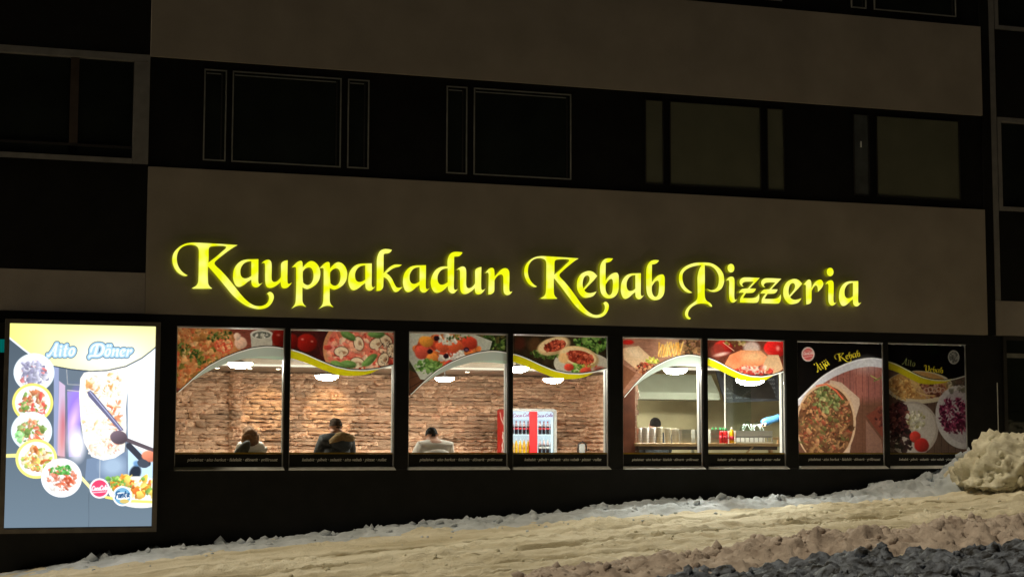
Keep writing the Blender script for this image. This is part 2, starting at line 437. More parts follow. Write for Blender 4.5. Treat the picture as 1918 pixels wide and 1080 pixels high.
# big pile at the right end
def blob_mesh(name, sub, fn, m, parent=None, smooth=True):
    b = bmesh.new(); bmesh.ops.create_icosphere(b, subdivisions=sub, radius=1.0)
    v = np.array([p.co[:] for p in b.verts]); f = np.array([[q.index for q in p.verts] for p in b.faces]); b.free()
    return grid_obj(name, fn(v), f, m, parent, None, smooth)
def pile(v):
    out = []
    for x, y, z in v:
        zt = abs(z) ** 0.85 if z > 0 else -abs(z) * 0.3
        p = Vector((1.95 * x, 1.15 * y, 0.84 * zt)); q = p + Vector((7.3, 2.1, 4.4))
        d1 = mnoise.voronoi(q * 3.2)[0][0]; d2 = mnoise.voronoi(q * 8.0)[0][0]
        k = 0.20 * mnoise.noise(q * 1.5) + 0.10 * mnoise.noise(q * 3.5) + 0.20 * (0.5 - d1) + 0.13 * (0.5 - d2) + 0.07 * mnoise.noise(q * 12) + 0.03 * mnoise.noise(q * 30)
        n = Vector((x / 1.95, y / 1.15, z / 0.84)).normalized()
        out.append(Vector((16.1, -0.95, 1.42)) + p + n * k)
    return np.array(out)
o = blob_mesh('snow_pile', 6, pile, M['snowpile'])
tag(o, 'big heaped pile of yellowish snow at the right end of the shopfront', 'snow pile')

# loose clods thrown about
def clods(name, n, place, m, label, seed, flat=False):
    rng = np.random.default_rng(seed); b = bmesh.new(); bmesh.ops.create_icosphere(b, subdivisions=1, radius=1.0)
    bv = np.array([p.co[:] for p in b.verts]); bf = np.array([[q.index for q in p.verts] for p in b.faces]); b.free()
    V, Fc = [], []
    for i in range(n):
        x, y, z, r = place(rng)
        s = r * (0.7 + 0.6 * rng.random(3)); a = rng.random() * 6.28
        q = bv * (1 + 0.35 * (rng.random((len(bv), 1)) - .5) * (2 if flat else 1)) * s
        q = np.stack([q[:, 0] * math.cos(a) - q[:, 1] * math.sin(a), q[:, 0] * math.sin(a) + q[:, 1] * math.cos(a), q[:, 2]], 1)
        V.append(q + (x, y, z)); Fc.append(bf + len(bv) * i)
    o = grid_obj(name, np.concatenate(V), np.concatenate(Fc), m, None, 'stuff', not flat)
    return tag(o, label, 'snow', kind='stuff')
def p_ridge(r):
    x = 5 + 10 * r.random(); y = -5.75 + 0.06 * (x - 8) + 0.42 * r.normal()
    z = max(float(ridge_z(np.array(x), np.array(y))), float(base_z(np.array(x), np.array(y)))) - .012
    return x, y, z, 0.015 + 0.045 * r.random() ** 2.5
clods('snow_clods', 420, p_ridge, M['snowridge'], 'loose brownish snow clods scattered over the plough ridge', 61)
def p_road(r):
    x = 3.5 + 11 * r.random(); y = -6.5 - 5.2 * r.random()
    return x, y, float(road_z(np.array(x), np.array(y))), 0.02 + 0.06 * r.random() ** 2
clods('frozen_clods', 900, p_road, M['snowroad'], 'dark and pale frozen clods strewn along the road edge', 62)
def p_bank(r):
    x = 1 + 14 * r.random(); y = -0.75 - 0.35 * abs(r.normal())
    return x, y, float(path_z(np.array(x), np.array(y))), 0.01 + 0.028 * r.random() ** 3
def p_path(r):
    x = 3 + 11.5 * r.random(); c = (-2.45, -3.1, -3.9, -2.6)[r.integers(4)]; y = c - 0.25 * math.sin(x * 0.35) + 0.16 * r.normal()
    return x, y, float(path_z(np.array(x), np.array(y))) - .004, 0.008 + 0.03 * r.random() ** 3
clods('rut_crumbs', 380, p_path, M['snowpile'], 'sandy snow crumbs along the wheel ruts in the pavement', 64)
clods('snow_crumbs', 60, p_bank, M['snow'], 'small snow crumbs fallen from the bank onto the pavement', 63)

def p_crust(r):
    x = 1.5 + 13.2 * r.random(); y = -0.05 - 0.5 * r.random() ** 1.3
    return x, y, float(bank_z(np.array(x), np.array(y))) - .022, 0.02 + 0.07 * r.random() ** 2
clods('snow_crust', 240, p_crust, M['snow'], 'broken pieces of snow crust heaped on the bank along the wall', 65, True)
def p_chunk(r):
    x = 5 + 9.5 * r.random(); y = -5.75 + 0.06 * (x - 8) + 0.38 * r.normal()
    z = max(float(ridge_z(np.array(x), np.array(y))), float(base_z(np.array(x), np.array(y))))
    return x, y, z - .02, 0.015 + 0.06 * r.random() ** 2
clods('slush_chunks', 420, p_chunk, M['snowridge'], 'broken brownish slush chunks along the plough ridge', 66, True)
def p_pile(r):
    a, b = r.random() * 6.283, r.random()
    d = Vector((math.cos(a) * math.sqrt(1 - b * b), math.sin(a) * math.sqrt(1 - b * b), b)); q = pile(np.array([d[:]]))[0]
    return q[0] + .03 * (16.15 - q[0]), q[1], q[2] - .02, 0.015 + 0.05 * r.random() ** 2
clods('pile_chunks', 480, p_pile, M['snowpile'], 'broken snow chunks stuck on the big pile', 67, True)

# ------------------------------------------------------------------ the building
X0, X1 = 2.268, 15.38
ZA, ZB, ZC_, ZU = 7.268, 5.746, 3.748, 8.717
ST, SB = 3.585, 1.688                         # shop window top and bottom
WIN = [(2.70, 4.18, 4.25, 5.745), (5.94, 7.42, 7.485, 8.965), (9.185, 10.47, 10.545, 11.845), (12.045, 13.54, 13.61, 15.02)]
bld = empty('apartment_building', ((X0 + X1) / 2, 0.2, 0))
tag(bld, 'apartment block with cream panels, dark window bands and lit black shopfront', 'building')
box('spandrel_panel', X0, X1, 0.0, 0.22, ZC_, ZB, M['cream'], bld)
box('spandrel_panel', X0, X1, 0.0, 0.22, ZA, ZU, M['cream'], bld)
box('spandrel_panel', X0, X1, 0.0, 0.22, ZU + 1.523, ZU + 3.0, M['cream'], bld)
for za, zb in ((ZB, ZA), (ZU, ZU + 1.523)):
    box('window_band', X0, X1, 0.05, 0.22, za, zb, M['band'], bld)
box('core_wall', X0 - 8, X1 + 8, 7.4, 7.7, 0.0, 14, M['band'], bld)
box('floor_slab', X0, X1 + 2, 0.24, 7.4, ZC_ + 0.05, ZC_ + 0.3, M['band'], bld)

def ring(name, x0, x1, z0, z1, w, y0, y1, m, parent):
    b = MB().box(x0, x1, y0, y1, z1 - w, z1).box(x0, x1, y0, y1, z0, z0 + w)
    b.box(x0, x0 + w, y0, y1, z0 + w, z1 - w).box(x1 - w, x1, y0, y1, z0 + w, z1 - w)
    return b.build(name, m, parent)
UP = [(3.003, 3.312, 0), (3.392, 4.927, 0), (5.02, 5.33, 0), (6.47, 6.78, 0), (6.879, 8.378, 0),
      (9.556, 9.845, 1), (9.954, 11.46, 1), (11.57, 11.855, 1), (13.062, 13.33, 2), (13.467, 14.957, 1)]
for dz in (0.0, ZU - ZB):
    for a, b_, k in UP:
        z0, z1 = 5.878 + dz, 7.15 + dz
        if dz and k: k = 0
        w = empty('window', ((a + b_) / 2, 0.03, z0), bld)
        if k == 0:
            ring('frame', a, b_, z0, z1, 0.017, 0.026, 0.048, M['frame'], w)
            box('sash', b_ - 0.075, b_ - 0.055, 0.036, 0.048, z0 + 0.03, z1 - 0.05, M['darkframe'], w)
            box('sash', a + 0.03, b_ - 0.08, 0.036, 0.048, z1 - 0.065, z1 - 0.05, M['frame'], w)
            box('pane', a + 0.0175, b_ - 0.0175, 0.042, 0.0495, z0 + 0.0175, z1 - 0.0175, M['dpane'], w)
        else:
            ring('frame', a, b_, z0, z1, 0.008, 0.020, 0.048, M['darkframe'], w)
            box('pane', a + 0.0085, b_ - 0.0085, 0.028, 0.032, z0 + 0.0085, z1 - 0.0085, M['glass'], w)
            n = max(1, int((b_ - a) / 0.09))
            vs, fs = [], []
            for i in range(4 * n + 1):
                x = a + 0.009 + (b_ - a - 0.018) * i / (4 * n)
                yy = 0.040 + (0.004 * math.sin(i * 1.57 + 0.4 * math.sin(i)) if k == 2 else 0.0015 * math.sin(i * .3))
                vs += [(x, yy, z0 + 0.009), (x, yy, z1 - 0.009)]
            for i in range(4 * n): fs.append((2 * i, 2 * i + 2, 2 * i + 3, 2 * i + 1))
            mesh('blind', vs, fs, M['blind' if k == 1 else 'blind2'], w, True)
            if k == 2:
                xh, zh = at(1613, 270, 0.01)
                box('handle', xh - 0.010, xh + 0.010, 0.006, 0.020, zh - 0.05, zh + 0.045, M['white'], w, bevel=0.003)

# left bay: glazed balcony, dark panel, pale parapet
lb = empty('balcony_bay', (0.2, 0.2, 0.0))
tag(lb, 'dark glazed balcony bay with pale frame left of the cream panels', 'balcony')
LX0, LX1 = -4.0, X0 - 0.004
box('upper_panel', LX0, LX1, 0.06, 0.22, ZA + 0.02, 10.5, M['band'], lb)
box('top_rail', LX0, LX1, 0.02, 0.22, ZA - 0.08, ZA + 0.016, M['post'], lb)
box('corner_post', 2.055, LX1, 0.02, 0.22, ZB + 0.032, ZA - 0.084, M['post'], lb)
box('bottom_rail', LX0, 2.05, 0.02, 0.22, ZB + 0.03, ZB + 0.10, M['post'], lb)
box('glazing_rail', LX0, 2.05, 0.05, 0.09, ZB + 0.24, ZB + 0.27, M['darkframe'], lb)
box('glazing_post', 1.22, 1.33, 0.05, 0.09, ZB + 0.275, ZA - 0.085, mat('brown_post', (0.06, 0.04, 0.03), 0.8), lb)
box('pane', LX0, 1.215, 0.10, 0.11, ZB + 0.105, ZA - 0.085, M['dpane'], lb)
box('pane', 1.335, 2.05, 0.10, 0.11, ZB + 0.105, ZA - 0.085, M['dpane'], lb)
box('back_panel', LX0, 2.05, 0.16, 0.2, ZB + 0.105, ZA - 0.085, M['band'], lb)
box('dark_panel', LX0, LX1, 0.03, 0.22, 4.30, ZB + 0.026, M['band'], lb)
box('parapet_panel', LX0, LX1, 0.01, 0.22, ZC_, 4.296, M['cream2'], lb)

# right bay
rb = empty('neighbouring_bay', (17.0, 0.2, 0.0))
tag(rb, 'dark neighbouring bay with pale strips at the right edge', 'building')
box('joint_strip', X1 + 0.004, X1 + 0.17, 0.03, 0.22, ZC_, 10.5, M['band'], rb)
for z0, z1, ma in ((3.748, 4.30, 'cream2'), (4.304, 5.74, 'band'), (7.28, 8.70, 'band')):
    box('panel', X1 + (0.28 if ma == 'band' else 0.175), 21, 0.035, 0.22, z0, z1, M[ma], rb)
box('strip', X1 + 0.175, X1 + 0.276, 0.03, 0.22, 4.304, 10.5, M['post'], rb)
ring('window_frame', X1 + 0.29, 18.5, 5.75, 7.27, 0.07, 0.03, 0.2, M['post'], rb)
box('pane', X1 + 0.365, 18.42, 0.12, 0.13, 5.825, 7.195, M['dpane'], rb)
ring('window_frame', X1 + 0.29, 18.5, 8.71, 10.3, 0.07, 0.03, 0.2, M['post'], rb)
box('pane', X1 + 0.365, 18.42, 0.12, 0.13, 8.785, 10.2, M['dpane'], rb)
# ground floor of the right bay: dark shop window
box('lower_wall', X1 + 0.17, 21, 0.06, 0.22, 0.9, 1.7, M['black'], rb)
box('pier', X1 + 0.02, X1 + 0.30, 0.07, 0.22, 1.704, ZC_ - 0.006, M['black'], rb)
box('pier_edge', X1 + 0.185, X1 + 0.197, 0.058, 0.068, 1.9, 3.0, M['trim'], rb)
ring('shop_frame', X1 + 0.305, 18.5, 1.705, ZC_ - 0.006, 0.06, 0.04, 0.2, M['darkframe'], rb)
box('shop_pane', X1 + 0.37, 18.43, 0.12, 0.13, 1.77, ZC_ - 0.07, M['dpane'], rb)
box('pane_reflection', X1 + 0.38, 18.4, 0.085, 0.115, 3.40, 3.47, M['frame'], rb)  # pale bar stands in for light reflected at the top of the pane

# black shopfront
sf = empty('shopfront', (8.5, 0.2, 1.0))
tag(sf, 'black clad shopfront holding the lit restaurant windows above the snow', 'shopfront')
YF, YB = 0.05, 0.20
box('header', -4.0, X1 + 0.015, YF, YB, ST + 0.012, ZC_ - 0.004, M['black'], sf)
box('plinth', -4.0, X1 + 0.015, YF, YB, -0.3, SB - 0.035, M['black'], sf)
ed = [-4.0] + [v for w in WIN for v in (w[0], w[3])] + [X1 + 0.015]
for i in range(0, len(ed), 2):
    box('pier', ed[i], ed[i + 1], YF, YB, SB - 0.033, ST + 0.010, M['black'], sf)
for w in WIN:
    box('mullion', w[1] + 0.001, w[2] - 0.001, YF - 0.012, YB, SB - 0.033, ST + 0.010, M['black'], sf)
    box('jamb', w[1] + 0.004, w[2] - 0.004, YB + 0.002, 0.285, SB, ST, M['white'], sf)
    box('jamb', w[3] + 0.002, w[3] + 0.10, YB + 0.002, 0.285, SB, ST, M['white'], sf)
    for a, b_ in ((w[0], w[1]), (w[2], w[3])):
        ring('sash', a + 0.002, b_ - 0.002, SB - 0.03, ST + 0.008, 0.012, 0.075, 0.12, M['sash'], sf)
        box('pane', a + 0.015, b_ - 0.015, 0.098, 0.104, SB - 0.015, ST - 0.006, M['glass'], sf)
        # sloping white sill strip
        v = [(a, -0.045, SB - 0.034), (b_, -0.045, SB - 0.034), (b_, 0.072, SB + 0.006), (a, 0.072, SB + 0.006),
             (a, -0.045, SB - 0.040), (b_, -0.045, SB - 0.040), (b_, 0.072, SB - 0.040), (a, 0.072, SB - 0.040)]
        mesh('sill_strip', v, [(0, 1, 2, 3), (4, 7, 6, 5), (0, 4, 5, 1), (1, 5, 6, 2), (3, 2, 6, 7), (0, 3, 7, 4)], M['trim'], sf)
# ------------------------------------------------------------------ lettering (outlines; * marks a corner)
R1, R2, R3 = (310, 440, 7.2), (530, 440, 7.2), (750, 450, 8.718)
R4, R5, R6, R7 = (970, 460, 7.2), (1070, 460, 7.2), (1260, 470, 7.717), (1370, 480, 7.377)
G = {
 'K': (R1, ["300,545* 250,515 200,465 165,400 152,320 165,240 205,180 260,145 330,130 390,138 430,160 447,195 450,260 448,400 445,560 438,640 415,680 385,700 355,716* 375,722* 500,723 610,722* 632,720* 600,695 578,660 572,600 570,500 572,425* 600,450 700,565 800,685 900,805 1000,895 1100,958 1200,990 1280,998 1370,975 1430,920 1460,850 1455,800 1430,772 1400,765 1370,788* 1390,815 1395,860 1375,910 1330,945 1260,958 1190,945 1110,895 1030,815 950,715 850,590 750,480 668,402 662,370 700,330 780,265 860,205 920,165 972,135* 900,130 700,118 560,110 430,103 350,103 260,120 180,165 115,235 92,320 105,410 150,490 210,535 265,553",
             "583,190 600,160 640,150 720,145 790,148 818,160 812,180 760,225 680,295 578,372* 582,300"]),
 'a': (R1, ["1253,325* 1252,500 1250,620 1258,650 1275,660 1310,640* 1280,672 1250,698 1215,705 1180,690 1162,660 1157,600* 1110,630 1060,670 1000,698 960,690 930,650 912,590 912,530 925,460 960,400 1020,350 1090,330 1170,327", "1158,352* 1158,450 1158,550* 1110,578 1060,583 1025,560 1010,515 1012,460 1035,410 1070,375 1110,358"]),
 'u': (R1, ["1295,383* 1330,350 1380,332 1415,345 1430,385 1432,480 1430,560 1437,610 1460,632 1500,625 1540,590 1556,565* 1558,480 1558,400 1570,370 1600,350 1648,338* 1646,450 1644,600 1650,650 1668,658 1705,640* 1675,680 1640,710 1600,718 1570,705 1556,670 1552,632* 1510,670 1450,705 1400,712 1365,695 1348,650 1343,560 1343,450 1340,390 1325,373"]),
 'p': (R2, ["122,435* 160,395 200,360 240,347 260,360 265,400 267,437* 300,400 340,365 380,350 430,365 475,410 500,470 504,530 490,600 450,660 390,705 330,728 295,720 262,705* 262,800 264,890 280,930 315,968* 270,952 225,948 170,962 115,992* 150,950 168,910 175,820 178,650 178,500 175,440 160,430", "268,490* 300,455 345,435 380,445 402,480 412,540 405,600 380,650 340,675 300,665 272,640* 266,560"]),
 'k': (R2, ["1470,200* 1445,235 1410,248 1375,250 1358,262* 1357,400 1357,515* 1400,470 1450,425 1510,398 1603,400* 1570,425 1520,435 1460,465 1395,515* 1430,540 1470,590 1500,650 1530,700 1560,710 1612,700* 1580,735 1550,760 1515,768 1490,750 1465,705 1435,640 1400,590 1357,568* 1355,640 1352,700 1340,725 1310,748 1262,752* 1264,600 1265,450 1266,330 1280,270 1310,215 1360,190 1420,190"]),
 'd': (R3, ["1015,195* 985,240 940,262 905,260 878,270* 876,400 876,600 872,750 878,795 895,808 942,793* 910,830 880,860 845,866 805,845 780,805 772,745* 730,790 670,835 595,856 550,840 515,790 495,710 497,650 520,570 570,490 640,440 710,425 768,425* 768,340 785,270 820,215 870,190 940,187", "772,458* 772,570 772,680* 730,710 670,725 630,705 608,650 607,590 630,530 670,485 720,462"]),
 'n': (R3, ["1385,535* 1420,490 1460,455 1500,448 1525,465 1535,510 1538,590* 1580,545 1630,490 1680,458 1725,455 1760,475 1778,520 1780,650 1777,780 1783,825 1800,840 1828,830* 1810,860 1780,885 1735,892 1700,870 1685,830 1682,740 1680,620 1670,570 1640,555 1600,570 1560,610 1536,655* 1535,750 1532,830 1510,860 1475,880 1435,882* 1438,750 1440,620 1440,550 1425,525"]),
 'e': (R5, ["352,408* 300,470 240,530 175,600* 200,625 245,638 295,632 342,615* 325,645 290,680 230,698 170,698 120,660 85,600 75,530 88,450 130,385 190,350 250,340 305,360", "163,578* 153,530 158,470 175,425 205,400 235,408 248,440 240,480 205,530"]),
 'b': (R5, ["563,172* 535,208 495,225 465,228* 463,350 463,468* 500,420 545,380 595,362 625,370 640,410 640,500 637,590 620,645 580,690 520,710 460,700 415,660 392,600 385,500 385,350 390,280 410,225 450,182 500,168", "463,522* 462,580 475,630 505,665 530,660 552,620 560,550 560,480 548,448 515,455 485,490"]),
 'P': (R6, ["455,165* 540,172 620,205 690,265 730,330 743,400 738,470 705,540 650,580 590,590 530,575 492,543* 530,560 570,565 615,550 650,510 665,450 665,370 645,310 605,255 550,218 463,203* 465,400 463,600 470,680 495,720 535,745 565,780 570,805* 540,795 510,770 460,758 400,757 340,770 280,805 240,850 222,900 230,945 265,972* 240,985 205,970 180,930 178,890 195,845 240,790 300,745 340,710 358,670 360,560 358,450 358,380 370,310 390,250 418,205* 350,210 270,230 200,265 155,310 140,360 145,430 170,500 220,555 285,600* 240,605 180,580 125,520 95,450 90,370 110,300 160,240 240,195 330,170"]),
 'i': (R6, ["770,430* 805,385 850,368 880,380 893,420 893,550 890,650 897,695 910,705 935,693* 910,725 875,745 845,735 822,700 815,640 815,520 817,450 805,420", "!792,247 800,210 825,188 855,186 880,205 892,245 882,285 855,308 825,305 802,285"]),
 'z': (R6, ["1258,388* 1200,450 1150,500 1113,540* 1205,542* 1190,575 1160,600 1120,604 1060,605* 1030,650 1015,678* 1100,680 1180,675 1220,655 1250,612* 1252,670 1240,720 1215,745 1100,745 972,742* 975,690 995,650 1030,605* 1000,600 955,602* 980,565 1010,545 1085,540* 1130,490 1170,442* 1100,440 1040,445 1010,465 1005,490 1028,515* 990,500 968,465 970,425 995,395 1040,380"]),
 'r': (R7, ["995,390* 1030,350 1065,320 1090,325 1103,360 1107,440* 1130,390 1170,345 1220,320 1250,330 1270,370 1262,410 1235,450 1195,490* 1193,450 1185,415 1165,400 1140,420 1108,475* 1108,560 1105,620 1085,650 1035,665* 1030,560 1028,450 1025,395"]),
 'A': (R1, ["20,600* 40,690 90,715 150,660 220,520 260,420 330,260* 335,560 350,660 400,705 460,690 500,650* 450,640 425,600 420,400 415,80* 340,85 300,200 210,420 140,560 90,630", "!190,480* 360,470* 360,430* 215,438*"]),
 'j': (R1, ["30,390* 70,345 120,330 150,360 155,500 150,700 120,800 60,860 -20,880* 30,820 60,740 66,600 66,450 60,400", "!60,210 80,155 115,150 145,180 150,215 120,265 85,262"]),
 't': (R1, ["70,200* 150,150* 150,330* 240,325* 215,375* 150,378* 150,600 165,645 195,650 240,630* 190,690 140,712 95,695 70,650 66,560 66,380* 10,382* 30,335* 66,332*"]),
 'o': (R1, ["160,325 240,330 300,390 315,500 290,610 220,690 130,700 60,650 25,560 35,450 80,360", "165,370 120,410 105,500 115,590 150,645 190,630 220,560 225,460 205,390"]),
 'V': (R1, ["20,330* 10,220 60,130 150,95 220,120 260,190 268,330 270,480 300,590 350,640 420,600 450,500 450,330 420,210 380,150* 470,120 540,200 565,340 550,500 480,640 370,715 270,700 200,620 170,500 168,330 160,200 120,160 70,200 50,260"]),
 'D': (R1, ["0,560* -40,400 0,230 120,120 300,90 480,120 600,230 640,380 610,540 500,660 340,710 150,700 20,720 -30,790* -60,720 -20,650 80,640 170,640* 180,500 190,300 210,160* 110,200 50,300 40,420", "300,150* 290,400 270,640* 400,620 490,530 520,380 490,250 410,170"]),
}
def catmull(txt):
    P = []
    for s in txt.lstrip('!').split():
        c = s.endswith('*'); a, b = s.rstrip('*').split(','); P.append((float(a), float(b), c))
    n = len(P); out = []
    for i in range(n):
        p0, p1, p2, p3 = P[i - 1], P[i], P[(i + 1) % n], P[(i + 2) % n]
        a, b = np.array(p1[:2]), np.array(p2[:2])
        L = np.linalg.norm(b - a)
        t1 = (b - np.array(p0[:2])) if not p1[2] else (b - a)
        t2 = (np.array(p3[:2]) - a) if not p2[2] else (b - a)
        t1 = t1 / max(np.linalg.norm(t1), 1e-6) * L; t2 = t2 / max(np.linalg.norm(t2), 1e-6) * L
        k = 1 if (p1[2] and p2[2]) else (3 if L > 45 else 2)
        for j in range(k):
            t = j / k
            out.append((2 * t ** 3 - 3 * t * t + 1) * a + (t ** 3 - 2 * t * t + t) * t1 + (-2 * t ** 3 + 3 * t * t) * b + (t ** 3 - t * t) * t2)
    return np.array(out)
GL = {}
for ch, (R, cs) in G.items():
    GL[ch] = [(catmull(c) / R[2] + np.array(R[:2]), c.startswith('!')) for c in cs]

def letter_groups(conts):
    """[outer, hole, hole] sets; a ! contour is an island of its own"""
    gs = []
    for c, isl in conts:
        if isl or not gs: gs.append([c])
        else: gs[0].append(c)
    return gs

def make_letter(conts, parent, yf=-0.125, yb=-0.035):
    V, Fc, mi = [], [], []
    for grp in letter_groups(conts):
        pts = [[Vector((*at(x, y, yf), 0)) for x, y in c] for c in grp]
        flat = [p for c in pts for p in c]; n0 = len(V)
        V += [(p.x, yf, p.y) for p in flat] + [(p.x, yb, p.y) for p in flat]; nf = len(flat)
        for t in tessellate_polygon(pts):
            t = list(t)
            a, b, c = (flat[i] for i in t)
            if (b - a).cross(c - a).z < 0: t.reverse()
            Fc.append([n0 + i for i in t]); mi.append(0)
        s = 0
        for c in pts:
            n = len(c)
            for i in range(n): Fc.append([n0 + s + i, n0 + s + (i + 1) % n, n0 + nf + s + (i + 1) % n, n0 + nf + s + i]); mi.append(1)
            s += n
    o = mesh('letter', V, Fc, [M['yface'], M['yside']], parent)
    o.data.polygons.foreach_set('material_index', mi); o.data.update()
    return o

def refit(ch, R, x0, x1, y0, y1):
    """the same letter moved and scaled into another surveyed box"""
    allp = np.concatenate([c for c, _ in GL[ch]]); lo, hi = allp.min(0), allp.max(0)
    n0 = np.array([x0, y0]) / R[2] + np.array(R[:2]); n1 = np.array([x1, y1]) / R[2] + np.array(R[:2])
    return [((c - lo) / (hi - lo) * (n1 - n0) + n0, i) for c, i in GL[ch]]

sign = empty('shop_sign', (8.5, -0.03, 4.2))
tag(sign, 'glowing yellow calligraphic letters reading Kauppakadun Kebab Pizzeria on the cream wall', 'sign')
for ch in 'Kaupkdn': make_letter(GL[ch], sign)
make_letter(refit('p', R2, 487, 867, 362, 995), sign)
make_letter(refit('a', R2, 880, 1252, 382, 750), sign)
make_letter(refit('a', R3, 40, 480, 405, 852), sign)
make_letter(refit('u', R3, 918, 1388, 425, 882), sign)
make_letter(refit('K', R4, 85, 1228, 140, 970), sign)
for ch in 'ebPizr': make_letter(GL[ch], sign)
make_letter(refit('a', R5, 667, 985, 370, 722), sign)
make_letter(refit('b', R5, 1010, 1262, 192, 733), sign)
make_letter(refit('z', R7, 400, 690, 300, 652), sign)
make_letter(refit('e', R7, 715, 978, 310, 660), sign)
make_letter(refit('i', R7, 1297, 1452, 157, 680), sign)
make_letter(refit('a', R7, 1485, 1797, 340, 690), sign)

# ------------------------------------------------------------------ print painter (colours on a fine grid of the print itself)
def lin(c):
    c = np.asarray(c, float) / 255.0
    return np.where(c <= 0.04045, c / 12.92, ((c + 0.055) / 1.055) ** 2.4)

